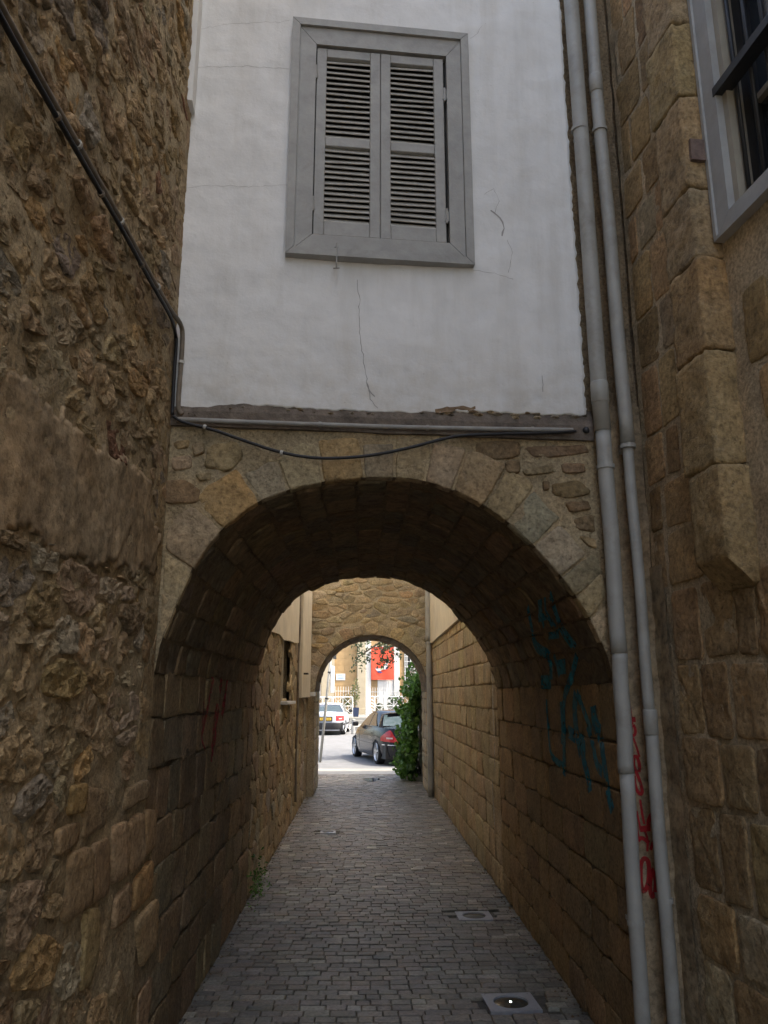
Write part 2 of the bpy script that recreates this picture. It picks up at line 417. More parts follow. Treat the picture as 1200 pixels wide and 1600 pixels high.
def stone_shape(poly, h, rough, rng, n=22, back=.05, round_=1, freq=9., edge=.12, jag=.06, rings=(1., .95, .84, .66, .4), prof=None, q=.22):
    """one rough stone as (u, v, w) points: skirt into the wall, rounded edge, uneven face"""
    a, c = area_c(poly)
    if a < 0: poly = poly[::-1]
    B = resample(chaikin(poly, round_, q), n)
    c = np.array(c); sd = rng.uniform(0, 100)
    size = math.sqrt(abs(a))
    rad = B - c
    for i in range(n):
        k = noise.noise(Vector((B[i, 0] * 14, B[i, 1] * 14, sd)))
        rad[i] *= 1 + jag * k * 1.6
    tilt = (rng.uniform(-.25, .25) * h / size * 2, rng.uniform(-.25, .25) * h / size * 2)
    V = []; prof = prof or (edge, .62, .9, 1.0, 1.04)
    for p in c + rad: V.append((p[0], p[1], -back))
    for k, s in enumerate(rings):
        for i in range(n):
            p = c + rad[i] * s
            q = Vector((p[0] * freq, p[1] * freq, sd))
            nzv = noise.fractal(q, .9, 2.1, 4) * rough * (.35 if k == 0 else 1)
            ch = noise.noise(q * .5 + Vector((7, 3, 0))) * rough * .9
            V.append((p[0], p[1], h * prof[min(k, 4)] + nzv + (ch if k else 0) + tilt[0] * (p[0] - c[0]) + tilt[1] * (p[1] - c[1])))
    q = Vector((c[0] * freq, c[1] * freq, sd))
    V.append((c[0], c[1], h * 1.03 + noise.fractal(q, .9, 2.1, 4) * rough + noise.noise(q * .5 + Vector((7, 3, 0))) * rough * .9))
    Fc = []; m = len(rings) + 1
    for k in range(m - 1):
        for i in range(n):
            j = (i + 1) % n
            Fc.append((k * n + i, k * n + j, (k + 1) * n + j, (k + 1) * n + i))
    top = m * n
    for i in range(n): Fc.append(((m - 1) * n + i, (m - 1) * n + (i + 1) % n, top))
    return V, Fc
def tone(pal, rng, var=.14):
    c = rng.choices([p[0] for p in pal], [p[1] for p in pal])[0]; k = rng.uniform(1 - var, 1 + var)
    return tuple(min(.9, x * k * rng.uniform(.96, 1.04)) for x in c)
TAN, OCH, GRY, BRN, RED, PAL = (.29, .215, .125), (.33, .215, .10), (.25, .215, .165), (.20, .14, .082), (.21, .105, .07), (.37, .30, .20)

def lay(name, polys, T, parent, material, rng, pal, h=(.01, .03), rough=.008, gap=.012, n=22, limit=300, view=None, stuff_name=None, smooth=True, var=.14, **kw):
    """lay stones on the surface T; the largest in view become parts, the rest one piece of stuff"""
    items = []
    for poly in polys:
        p = shrink(list(poly), gap * rng.uniform(.6, 1.4)) if gap else list(poly)
        if len(p) < 3: continue
        a, c = area_c(p)
        if abs(a) < 2e-4: continue
        items.append((p, abs(a), c))
    if view: items.sort(key=lambda t: -view(t))
    rest = MB(); made = []; bv, bf = [], []
    for k, (p, a, c) in enumerate(items):
        hh = rng.uniform(*h)
        V, Fc = stone_shape(p, hh, rough, rng, n=n if k < limit else max(10, n // 2), **kw)
        W = [T(*q) for q in V]; col = tone(pal, rng, var)
        b0 = len(bv); bv += W; bf += [tuple(i + b0 for i in f) for f in Fc]
        if k < limit: made.append(mesh_obj(name, W, Fc, material, parent, smooth, col))
        else: rest.add(W, Fc, col)
    if rest.v:
        o = rest.build(stuff_name or name + '_mass', material, parent, True); o['kind'] = 'stuff'
    return made, (bv, bf)
def view_size(T):
    def f(t):
        q = T(t[2][0], t[2][1], 0) - CAM; d = q.dot(_fw)
        if d < .3: return -1
        x, y = abs(q.dot(_rt) / d * _F), abs(q.dot(_up) / d * _F)
        return t[1] / (d * d) * (1 if x < 640 and y < 840 else .0001)
    return f
def sheet(name, T, u0, u1, v0, v1, res, amp, freq, material, parent=None, col=(.3, .25, .18), keep=None, seed=0, w0=0.0, low=None, colvar=.12, ends=False):
    """the uneven bedding surface behind the stones"""
    nu, nv = max(2, int((u1 - u0) / res)), max(2, int((v1 - v0) / res)); V = []; C = []
    for j in range(nv + 1):
        for i in range(nu + 1):
            u = u0 + (u1 - u0) * ((.5 - .5 * math.cos(math.pi * i / nu)) if ends else i / nu)
            vb = low(u) if low else v0
            v = vb + (v1 - vb) * j / nv
            q = Vector((u * freq, v * freq, seed)); k = noise.fractal(q, .8, 2.0, 4)
            V.append(T(u, v, w0 + amp * k)); s = 1 + colvar * noise.noise(q * .4)
            C.append((col[0] * s, col[1] * s, col[2] * s, 1))
    Fc = []
    for j in range(nv):
        for i in range(nu):
            if keep and not keep(u0 + (u1 - u0) * (i + .5) / nu, v0 + (v1 - v0) * (j + .5) / nv): continue
            a = j * (nu + 1) + i; Fc.append((a, a + 1, a + nu + 2, a + nu + 1))
    return mesh_obj(name, V, Fc, material, parent, True, None, None, C)
def ribbon(pts, width, T, w=0.0, rng=None, step=None):
    """flat band along a polyline given in surface coordinates"""
    P = [np.array(p, float) for p in pts]; V = []; Fc = []
    if step:
        Q = []
        for a, b in zip(P[:-1], P[1:]):
            k = max(1, int(np.hypot(*(b - a)) / step)); Q += [a + (b - a) * i / k for i in range(k)]
        P = Q + [P[-1]]
    for i, p in enumerate(P):
        d = P[min(i + 1, len(P) - 1)] - P[max(i - 1, 0)]; l = np.hypot(*d) or 1
        nrm = np.array((-d[1], d[0])) / l; k = width * (.5 if not rng else .5 * rng.uniform(.6, 1.4))
        for s in (-1, -.33, .33, 1): V.append(T(*(p + nrm * k * s), w))
    for i in range(len(P) - 1):
        for j in range(3): Fc.append((i * 4 + j, i * 4 + j + 1, i * 4 + 5 + j, i * 4 + 4 + j))
    return V, Fc
def smooth_line(pts, k=2):
    p = [tuple(q) for q in pts]
    for _ in range(k):
        o = [p[0]]
        for a, b in zip(p[:-1], p[1:]):
            o += [tuple(x + (y - x) * .25 for x, y in zip(a, b)), tuple(x + (y - x) * .75 for x, y in zip(a, b))]
        p = o + [p[-1]]
    return p
def drape(name, strokes, fr, geo, material, parent, lift=.003, step=.012, curved=False):
    """lay paint strokes (surface coordinates) onto the uneven stones behind them"""
    bv = BVHTree.FromPolygons(geo[0], geo[1]); out = MB()
    for pts, width in strokes:
        V, Fc = ribbon(smooth_line(pts), width, fr.P, .15, step=step)
        W = []
        for v in V:
            if curved:                                   # paint that runs from the wall up onto the curve of the vault
                p = v - fr.n * .15; d = (p - CAM).normalized(); h = bv.ray_cast(CAM, d, 20)
                W.append(h[0] + (h[1] if h[1].dot(d) < 0 else -h[1]) * lift if h[0] is not None else p); continue
            h = bv.ray_cast(v + fr.n * .45, -fr.n, .9)
            W.append(h[0] + fr.n * lift if h[0] is not None else v - fr.n * .145)
        out.add(W, Fc)
    return out.build(name, material, parent, True)

# ================================================================== GROUND
def slab(name, x0, x1, y0, y1, z, material, nx=1, ny=1):
    V = [(x0 + (x1 - x0) * i / nx, y0 + (y1 - y0) * j / ny, z) for j in range(ny + 1) for i in range(nx + 1)]
    Fc = [(j * (nx + 1) + i, j * (nx + 1) + i + 1, (j + 1) * (nx + 1) + i + 1, (j + 1) * (nx + 1) + i) for j in range(ny) for i in range(nx)]
    return mesh_obj(name, V, Fc, material, None, False, (.3, .29, .27))
tag(slab('ground', -300, 300, -300, 400, -.06, 'concrete'), kind='structure')
tag(slab('street', -90, 90, 18.35, 41.0, -.012, 'asphalt'), kind='structure')
# concrete apron in front of the passage, with a low worn edge
mbp = MB(); mbp.box((-6, 18.25, -.05), (7, 19.6, -.004)); tag(mbp.build('apron', 'concrete'), kind='structure')

rg = random.Random(11)
alley = slab('alley_pavement', LW - .3, 2.6, -4, 18.26, -.020, 'paver_bed'); tag(alley, kind='structure')
BR = [((.19, .17, .138), 5), ((.215, .192, .155), 5), ((.155, .14, .115), 2.5), ((.26, .235, .19), 1.8), ((.35, .325, .27), .7), ((.195, .16, .12), 2)]
LAMPS = [(.877, 5.01, .30, .27), (.915, 6.81, .29, .27), (-.445, 10.75, .20, .20)]
def dish(x): return -.010 * math.exp(-((x - .12) / .55) ** 2)     # shallow channel worn along the middle
bl, bw = .120, .080
bricks = []
row = 0; y = 2.6
while y < 18.2:
    x = LW - .05 - rg.uniform(0, bl)
    right = RW + .04 if y > 3.95 else 1.52 + (3.968 - y) * .118 + .04
    yy = y
    while x < right:
        ln = bl * rg.choice((1, 1, 1, .72, 1.25))
        cx, cy = x + ln / 2, yy + bw / 2 + .012 * math.sin(x * 1.6 + row * .05)
        if not any(abs(cx - a) < w / 2 + ln * .35 and abs(cy - b) < h / 2 + .03 for a, b, w, h in LAMPS): bricks.append((cx, cy, ln, bw))
        x += ln
    y += bw; row += 1
def brick_geo(cx, cy, ln, w, fine=True):
    g = .0014; b = .005; z = dish(cx) + rg.gauss(0, .0022); tx, ty = rg.gauss(0, .012), rg.gauss(0, .018); a = rg.gauss(0, .012)
    hx, hy = ln / 2 - g, w / 2 - g; out = []
    for (s, zz) in ((1, -.03), (1, -b), (1 - b / hx * .8, 0)):
        for sx, sy in ((-1, -1), (1, -1), (1, 1), (-1, 1)):
            px, py = sx * (hx if s == 1 else hx - b), sy * (hy if s == 1 else hy - b)
            if s == 1: px += rg.gauss(0, .0012); py += rg.gauss(0, .0012)
            X, Y = px * math.cos(a) - py * math.sin(a), px * math.sin(a) + py * math.cos(a)
            out.append(Vector((cx + X, cy + Y, z + zz + tx * px + ty * py)))
    f = [(0 + i, (i + 1) % 4, 4 + (i + 1) % 4, 4 + i) for i in range(4)] + [(4 + i, 4 + (i + 1) % 4, 8 + (i + 1) % 4, 8 + i) for i in range(4)] + [(8, 9, 10, 11)]
    return out, f
vis = [b for b in bricks if b[1] > 4.6]; vis.sort(key=lambda b: b[1]); first = set(id(b) for b in vis[:300])
rest = MB()
for b in bricks:
    V, Fc = brick_geo(*b); col = tone(BR, rg, .2)
    if id(b) in first: mesh_obj('paving_brick', V, Fc, 'brick', alley, False, col)
    else: rest.add(V, Fc, col)
rest.build('paving_bricks', 'brick', alley, False, kind='stuff')
# grit along the feet of the walls
gr = MB()
for k in range(900):
    yy = rg.uniform(3.6, 18); side = rg.random() < .5
    x = (LW + abs(rg.gauss(0, .035)) + .01) if side else (RW - abs(rg.gauss(0, .035)) - .01)
    r = rg.uniform(.003, .013); z = dish(x) - .002
    V = [(x + r * rg.uniform(.7, 1.2) * math.cos(a), yy + r * math.sin(a), z) for a in (0, 1.3, 2.6, 3.9, 5.2)] + [(x, yy, z + r * .9)]
    gr.add(V, [(0, 1, 5), (1, 2, 5), (2, 3, 5), (3, 4, 5), (4, 0, 5)], tone([(GRY, 1), (BRN, 2), ((.12, .1, .07), 2)], rg))
tag(gr.build('grit', 'mortar'), 'loose grit and crumbled mortar along the wall feet', 'grit', kind='stuff')
# puddle
pp = [(.19 + .16 * math.cos(a) * (1 + .3 * math.sin(3 * a)), 17.1 + .42 * math.sin(a) * (1 + .2 * math.cos(2 * a)), -.004) for a in [i * math.pi / 12 for i in range(24)]]
pm_, pnt, pb_ = mat('water'); pb_.inputs['Base Color'].default_value = (.03, .04, .06, 1); pb_.inputs['Roughness'].default_value = .03; M['water'] = pm_
tag(mesh_obj('puddle', pp, [tuple(range(24))], 'water', None, False), kind='structure')

# ================================================================== LEFT RUBBLE WALL
rg = random.Random(5)
lw = sheet('rubble_wall', lambda u, v, w: LEFT.P(u, v, w * min(1, max(.22, -u / .32))), -8.0, -.002, 0, 7.4, .02, .011, 9, 'mortar', col=(.44, .345, .215), seed=3, w0=.0)
tag(lw, 'rough brown rubble stone wall rising along the left of the alley', 'wall', kind='thing')
MBb = MB(); MBb.box((LW - 1.2, -4.3, 0), (LW - .12, 3.74, 7.4)); MBb.build('core', 'mortar', lw, False, (.2, .17, .12))
patch_px = [(-60, 560), (0, 578), (62, 590), (94, 628), (131, 681), (194, 719), (237, 753), (247, 887), (200, 900), (106, 869), (37, 837), (-60, 815)]
patch = [LEFT.px(*p) for p in patch_px]
ash_px = [[(115, 1226), (138, 1220), (132, 1271), (114, 1277)], [(138, 1226), (175, 1232), (172, 1291), (132, 1316)], [(93, 1294), (132, 1280), (130, 1319), (93, 1342)],
          [(115, 1330), (148, 1318), (146, 1412), (104, 1451)], [(149, 1319), (177, 1304), (176, 1398), (148, 1415)], [(138, 1420), (162, 1415), (158, 1494), (146, 1544), (130, 1550)],
          [(201, 1232), (234, 1215), (234, 1246), (197, 1271)], [(180, 1291), (203, 1280), (201, 1370), (180, 1384)], [(204, 1282), (227, 1265), (227, 1347), (202, 1370)],
          [(230, 1263), (249, 1263), (248, 1322), (230, 1341)], [(183, 1403), (210, 1372), (208, 1434), (180, 1457)], [(213, 1375), (244, 1339), (242, 1398), (211, 1429)],
          [(214, 1437), (249, 1398), (248, 1482), (225, 1513)]]
ash = [[LEFT.px(*p, .02) for p in q] for q in ash_px]
ash_zone = [LEFT.px(*p) for p in [(90, 1290), (113, 1222), (250, 1205), (250, 1520), (128, 1560), (100, 1450)]]
ashL = [((.40, .29, .16), 3), ((.37, .26, .14), 3), ((.44, .29, .13), 1)]
for q in ash:
    lay('ashlar_block', [q], LEFT.P, lw, 'ashlar', rg, ashL, h=(.012, .022), rough=.004, gap=.003, n=26, freq=7, jag=.03, back=.05, **FLAT)
RUB = [((.44, .32, .185), 6), ((.41, .315, .20), 4), ((.36, .26, .145), 3), ((.47, .32, .155), 1.3), ((.29, .16, .10), .25), ((.49, .40, .27), 1.4), ((.34, .29, .22), 1.6)]
keep = lambda p: not inside(p, patch) and not inside(p, ash_zone)
big = cells(-3.2, -.004, 0, 2.2, .19, .125, rg, keep=keep, wvar=.42, drop=.18)
mid = cells(-3.2, -.004, 2.2, 6.6, .18, .10, rg, keep=keep, wvar=.45, drop=.18)
polys = big + mid
LT = lambda u, v, w=0: LEFT.P(u, v, w * min(1, max(.22, -u / .32)))
lay('stone', polys, LT, lw, 'rubble', rg, RUB, smooth=False, h=(-.002, .017), rough=.013, gap=.010, n=38, limit=300, view=view_size(LEFT.P), stuff_name='stones', freq=24, jag=.16, back=.06, round_=1, rings=(1., .965, .9, .76, .55, .3), prof=(.0, .7, .95, 1., 1., 1.), q=.16)
far = cells(-7.5, -3.2, 0, 5, .24, .15, rg, wvar=.3)
lay('stone', far, LEFT.P, lw, 'rubble', rg, RUB, h=(.005, .035), rough=.014, gap=.014, n=18, limit=0, stuff_name='stones_far')
# the smooth brown render patch
pu = [p[0] for p in patch]; pv = [p[1] for p in patch]
def ptc():
    V = []; Fc = []; res = .018; nu = int((max(pu) - min(pu)) / res); nv = int((max(pv) - min(pv)) / res); idx = {}; C = []
    for j in range(nv + 1):
        for i in range(nu + 1):
            u, v = min(pu) + res * i, min(pv) + res * j
            e = noise.fractal(Vector((u * 4, v * 4, 4)), .8, 2, 4) * .13
            if inside((u + e, v + e * .7), patch):
                idx[i, j] = len(V); q = Vector((u * 3, v * 3, 9))
                V.append(LEFT.P(u, v, .010 + .012 * noise.fractal(q, .8, 2, 4) + .004 * noise.fractal(q * 5, .8, 2, 3)))
                s = 1 + .25 * noise.fractal(Vector((u * 5, v * 2.2, 1)), .8, 2, 3); C.append((.33 * s, .25 * s, .158 * s, 1))
    for (i, j) in idx:
        k = [(i, j), (i + 1, j), (i + 1, j + 1), (i, j + 1)]
        if all(t in idx for t in k): Fc.append(tuple(idx[t] for t in k))
    n = len(V); edge = {}
    for f in Fc:
        for a, b in zip(f, f[1:] + f[:1]): edge[a, b] = edge.get((b, a), 0) and 0 or 1
    br = [(a, b) for (a, b) in edge if (b, a) not in edge]; m = {}
    for a, b in br:
        for t in (a, b):
            if t not in m: m[t] = len(V); V.append(V[t] - LEFT.n * .07); C.append(C[t])
        Fc.append((b, a, m[a], m[b]))
    return mesh_obj('render_patch', V, Fc, 'render', lw, True, None, None, C)
tag(ptc(), 'smooth patch of old brown render')

# ================================================================== ARCHWAY HOUSE
rg = random.Random(21)
AC, AH, AS, AR = .14, 1.13, 1.93, .92           # arch centre x, half width, spring height, rise
_ap = smooth_line([(-.99, 1.85), (-.975, 1.97), (-.935, 2.09), (-.85, 2.345), (-.72, 2.548), (-.55, 2.70), (-.325, 2.79), (-.096, 2.836), (.12, 2.852), (.304, 2.842), (.506, 2.78), (.741, 2.648), (1.0, 2.385), (1.155, 2.155), (1.225, 1.99), (1.255, 1.9), (1.27, 1.80)], 3)
_ax, _az = [p[0] for p in _ap], [p[1] for p in _ap]
def arch_z(x): return float(np.interp(x, _ax, _az))
house = empty('archway_house', (AC, 3.85, 0))
tag(house, 'white plastered house bridging the alley over the near dark stone archway', 'house')
FU = 2.52                                        # facade length
# facade bedding mortar below the plaster
xof = lambda u: FAC.P(u, 0, 0).x
lowf = lambda u: arch_z(xof(u)) if xof(u) < RW - .005 else .0
Tf = FAC.P
sheet('facing_mortar', Tf, .0, 2.268, 1.9, 3.2, .014, .009, 7, 'mortar', house, col=(.42, .335, .21), seed=8, w0=.0, low=lowf, ends=True)
sheet('corner_render', Tf, 2.266, FU, 0, 3.3, .02, .010, 5, 'render', house, col=(.32, .25, .165), seed=18, w0=-.004)
sheet('corner_render', Tf, 2.215, FU, 3.28, 6.4, .03, .014, 5, 'mortar', house, col=(.32, .25, .165), seed=19, w0=-.03)
# stones of the face, as they lie in the wall
ST = [  # voussoirs round the arch
 [(238, 880), (262, 860), (292, 868), (300, 888), (275, 940), (250, 965), (240, 955)],
 [(247, 850), (278, 846), (300, 862), (318, 838), (300, 880), (268, 900), (245, 896)],
 [(275, 828), (300, 806), (330, 812), (346, 828), (318, 862), (290, 858)],
 [(325, 775), (348, 766), (374, 772), (390, 798), (352, 822), (322, 800)],
 [(382, 748), (410, 730), (440, 732), (450, 762), (405, 786), (386, 778)],
 [(456, 722), (515, 720), (520, 746), (460, 762), (452, 745)],
 [(528, 718), (590, 720), (592, 744), (530, 747)],
 [(600, 700), (655, 706), (694, 722), (690, 750), (605, 742)],
 [(702, 722), (728, 716), (730, 735), (722, 764), (698, 752)],
 [(735, 735), (760, 728), (782, 742), (776, 762), (762, 784), (728, 768)],
 [(790, 758), (818, 752), (838, 766), (826, 790), (806, 810), (776, 790)],
 [(838, 785), (858, 772), (878, 812), (860, 840), (850, 848), (814, 815)],
 [(868, 852), (886, 836), (902, 842), (890, 858), (872, 862)],
 [(885, 866), (915, 858), (928, 900), (912, 916), (898, 890)],
 [(916, 925), (932, 918), (938, 960), (930, 968)],
 # spandrel rubble
 [(270, 715), (298, 712), (300, 732), (272, 734)], [(325, 700), (370, 690), (378, 715), (352, 738), (322, 728)],
 [(250, 755), (290, 750), (312, 766), (308, 784), (262, 786), (250, 776)], [(272, 692), (296, 688), (294, 700), (274, 702)],
 [(388, 714), (430, 702), (428, 724), (392, 728)], [(305, 742), (330, 738), (330, 750), (312, 752)], [(250, 812), (272, 806), (268, 826), (248, 830)],
 [(300, 696), (318, 692), (320, 708), (304, 712)], [(440, 700), (500, 696), (512, 712), (450, 716)], [(520, 690), (588, 688), (590, 710), (526, 712)],
 [(748, 692), (808, 690), (812, 712), (772, 718), (745, 706)], [(826, 698), (912, 696), (918, 708), (840, 716)], [(790, 722), (812, 720), (812, 738), (792, 740)],
 [(816, 735), (862, 726), (864, 738), (820, 744)], [(878, 724), (912, 724), (915, 738), (880, 740)], [(848, 752), (858, 752), (858, 766), (848, 766)],
 [(864, 756), (905, 752), (922, 770), (890, 778), (866, 772)], [(884, 786), (915, 782), (924, 796), (892, 800)], [(896, 812), (926, 804), (930, 832), (902, 826)],
 [(660, 690), (730, 690), (735, 706), (690, 712), (662, 700)], [(604, 688), (650, 690), (650, 700), (606, 698)], [(905, 838), (930, 842), (932, 856), (918, 852)]]
PALF = [((.37, .275, .16), 4), ((.35, .275, .175), 4), ((.31, .265, .195), 1.6), ((.42, .28, .125), 1.3), ((.27, .19, .11), 1.6)]
_S = np.array([0] + list(np.cumsum([math.hypot(b[0] - a[0], b[1] - a[1]) for a, b in zip(_ap[:-1], _ap[1:])])))
def arc_at(s_):
    x, z = float(np.interp(s_, _S, _ax)), float(np.interp(s_, _S, _az)); e = .06
    xa, xb = np.interp([s_ - e, s_ + e], _S, _ax); za, zb = np.interp([s_ - e, s_ + e], _S, _az); l = math.hypot(xb - xa, zb - za)
    return x, z, -(zb - za) / l, (xb - xa) / l
s_ = .02; r3 = random.Random(14); uf = lambda x: (x - LW) / FAC.u.x
while s_ < _S[-1] - .10:
    ds = r3.uniform(.12, .25); dep = r3.uniform(.17, .27); e_ = min(s_ + ds, _S[-1] - .01); inn, out = [], []
    for t in np.linspace(s_ + .006, e_ - .006, 4):
        x, z, nx_, nz_ = arc_at(t); inn.append((max(.012, uf(x - nx_ * .004)), z - nz_ * .004)); out.append((max(.012, min(2.25, uf(x + nx_ * dep * r3.uniform(.9, 1.08)))), min(3.07, z + nz_ * dep * r3.uniform(.9, 1.08))))
    poly = inn + out[::-1]
    if abs(area_c(poly)[0]) > .006:
        lay('voussoir', [poly], Tf, house, 'ashlar', rg, [((.41, .32, .19), 4), ((.38, .305, .195), 3), ((.35, .295, .205), 1.5), ((.44, .31, .15), 1)], h=(.006, .014), rough=.007, gap=0, n=34, freq=14, jag=.035, back=.05, q=.08, prof=(.1, .75, .95, 1., 1.), rings=(1., .965, .91, .68, .4), var=.12)
    s_ = e_
for k, q in enumerate(ST):
    if k < 15: continue
    cq = (sum(t[0] for t in q) / len(q), sum(t[1] for t in q) / len(q)); q = [(cq[0] + (a - cq[0]) * 1.1, cq[1] + (b - cq[1]) * 1.12) for a, b in q]
    pc_ = [FAC.px(*t) for t in q]; cx_, cz_ = area_c(pc_)[1]; cx_ = FAC.P(cx_, 0).x
    if min(math.hypot(cx_ - a, cz_ - b) for a, b in _ap) < .235: continue
    p = [FAC.px(*t) for t in q]
    lay('voussoir' if k < 15 else 'facing_stone', [p], Tf, house, 'ashlar', rg, PALF if k < 25 else [((.25, .175, .10), 3), ((.33, .245, .145), 2), ((.22, .15, .095), 1)], h=(.007, .013) if k < 15 else (.008, .020), rough=.008 if k < 15 else .010, gap=.0005, n=34, freq=15, jag=.10, back=.04, q=.14, prof=(.0, .7, .95, 1., 1.), rings=(1., .96, .9, .68, .4))
# mortar strip stones running down beside the pipe
small = [p for p in cells(2.06, 2.262, 1.2, 2.05, .11, .08, rg) ]
# ---- tunnel: vault and side walls
Y0L, Y0R, Y1L, Y1R = 3.75, 3.95, 7.22, 7.42
arc = []
arc = [(float(p[0]), float(p[1])) for p in _ap]
arc_s = [0]
for a, b in zip(arc[:-1], arc[1:]): arc_s.append(arc_s[-1] + math.hypot(b[0] - a[0], b[1] - a[1]))
AL = arc_s[-1]
def vault_T(y0, y1, dy, arc=arc, arc_s=arc_s, cx=AC):
    X = np.array([p[0] for p in arc]); Zz = np.array([p[1] for p in arc]); S = np.array(arc_s)
    def T(s, t, w=0):
        s_ = min(max(s, 0), S[-1]); x = float(np.interp(s_, S, X)); z = float(np.interp(s_, S, Zz))
        e = .02; xa, xb = np.interp([max(s_ - e, 0), min(s_ + e, S[-1])], S, X); za, zb = np.interp([max(s_ - e, 0), min(s_ + e, S[-1])], S, Zz)
        l = math.hypot(xb - xa, zb - za); nx, nz_ = (zb - za) / l, -(xb - xa) / l
        y = y0 + t + dy * (x - LW) / (RW - LW)
        return Vector((x + nx * w, y, z + nz_ * w))
    return T
VT = vault_T(Y0L, Y1L, .2)
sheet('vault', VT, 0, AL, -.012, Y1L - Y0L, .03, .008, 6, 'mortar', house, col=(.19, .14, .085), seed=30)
vc = courses(.05, Y1L - Y0L, 0, AL, (.13, .2), (.22, .48), rg)
vc = [[(v, u) for u, v in p] for p in vc]
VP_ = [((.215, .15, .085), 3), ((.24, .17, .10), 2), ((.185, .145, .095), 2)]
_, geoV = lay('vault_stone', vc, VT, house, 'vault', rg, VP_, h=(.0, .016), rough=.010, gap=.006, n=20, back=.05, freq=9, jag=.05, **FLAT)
TL = lambda u, v, w=0: TUNL.P(u, v, w); TR = lambda u, v, w=0: TUNR.P(u, v, w)
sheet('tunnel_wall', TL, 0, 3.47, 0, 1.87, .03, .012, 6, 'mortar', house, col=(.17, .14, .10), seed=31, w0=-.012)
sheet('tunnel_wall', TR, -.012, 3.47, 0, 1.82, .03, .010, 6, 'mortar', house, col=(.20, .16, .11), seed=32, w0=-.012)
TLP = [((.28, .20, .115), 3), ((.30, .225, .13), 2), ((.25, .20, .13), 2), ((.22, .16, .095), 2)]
tl = courses(0.0, 3.47, 0, 1.86, (.17, .26), (.2, .5), rg, skew=.018)
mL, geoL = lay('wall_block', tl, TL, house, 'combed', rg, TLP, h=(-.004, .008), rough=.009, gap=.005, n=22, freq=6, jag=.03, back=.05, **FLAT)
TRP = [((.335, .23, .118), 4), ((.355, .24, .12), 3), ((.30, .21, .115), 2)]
tr = courses(0.0, 3.47, 0, 1.81, (.2, .25), (.28, .6), rg, skew=.006)
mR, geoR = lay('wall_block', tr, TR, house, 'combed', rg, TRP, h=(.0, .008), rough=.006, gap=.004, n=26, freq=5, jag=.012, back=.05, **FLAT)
# body of the house above the vault
mb = MB(); B = lambda u, v, w: FAC.P(u, v, w)
mb.box((-.9, 3.22, -3.45), (2.9, 6.45, -.09), B); mb.box((-.9, 0, -3.4), (-.12, 3.22, -.2), B); mb.box((2.62, 0, -3.4), (3.4, 3.22, -.2), B)
mb.box((-.12, 2.95, -3.4), (2.62, 3.22, -.12), B)
mb.build('house_body', 'mortar', house, False, (.25, .2, .14))
# ---- white plaster front with its ragged lower edge
low_px = [(270, 640), (300, 646), (345, 648), (360, 640), (420, 636), (450, 640), (520, 643), (580, 646), (640, 648), (700, 646), (740, 645), (800, 648), (860, 650), (918, 652)]
lows = [FAC.px(*p) for p in low_px]
def plow(u):
    z = np.interp(u, [p[0] for p in lows], [p[1] for p in lows]); return float(z) + .012 * noise.fractal(Vector((u * 14, 0, 3)), .7, 2, 4)
def plaster():
    W0, W1 = [-.02, 2.205]; res = .02; nu = int((W1 - W0) / res); nv = 170; V = []; Fc = []
    wx0, wx1, wz0, wz1 = .545, 1.60, 4.075, 5.62
    for j in range(nv + 1):
        t = (j / nv)
        for i in range(nu + 1):
            u = W0 + (W1 - W0) * i / nu; lo = plow(u)
            if i == nu: u += .012 * noise.fractal(Vector((0, j * .35, 5)), .7, 2, 3)
            v = lo + (6.4 - lo) * (t ** 1.25)
            q = Vector((u * 1.5, v * 1.5, 2))
            w = .022 + .014 * noise.fractal(q, .9, 2, 3) + .004 * noise.fractal(q * 6, .9, 2, 3) - (.012 if j == 0 else 0)
            V.append(FAC.P(u, v, w))
    for j in range(nv):
        for i in range(nu):
            a = j * (nu + 1) + i; q = FAC.o
            if all(.64 < (V[t] - q).dot(FAC.u) < 1.52 and 4.15 < V[t].z < 5.52 for t in (a, a + 1, a + nu + 2, a + nu + 1)): continue
            Fc.append((a, a + 1, a + nu + 2, a + nu + 1))
    k0 = len(V)
    for i in range(nu + 1): V.append(V[i] - FAC.n * .07)
    for i in range(nu): Fc.append((i + 1, i, k0 + i, k0 + i + 1))
    k1 = len(V)
    for j in range(nv + 1): V.append(V[j * (nu + 1) + nu] - FAC.n * .07)
    for j in range(nv): Fc.append((j * (nu + 1) + nu, k1 + j, k1 + j + 1, (j + 1) * (nu + 1) + nu))
    return mesh_obj('plaster_front', V, Fc, 'plaster', house, True)
plaster()
mb = MB(); mb.box((-.03, 4.93, -.05), (.02, 6.4, .14), B); mb.build('plaster_return', 'plaster', house, False)
# timber under the plaster
mb = MB()
nn = 60
for k in range(nn):
    u0, u1 = 2.24 * k / nn, 2.24 * (k + 1) / nn
    f = lambda u, s: .006 * noise.noise(Vector((u * 4, s, 1)))
    V = [Tf(u, z + f(u, z), w + f(u, z + 9)) for u in (u0, u1) for z, w in ((3.085, -.05), (3.085, .024), (3.165, .028), (3.26, .0), (3.26, -.05))]
    mb.add(V, [(i, i + 1, i + 6, i + 5) for i in range(4)])
mb.build('lintel_beam', 'wood', house, False)
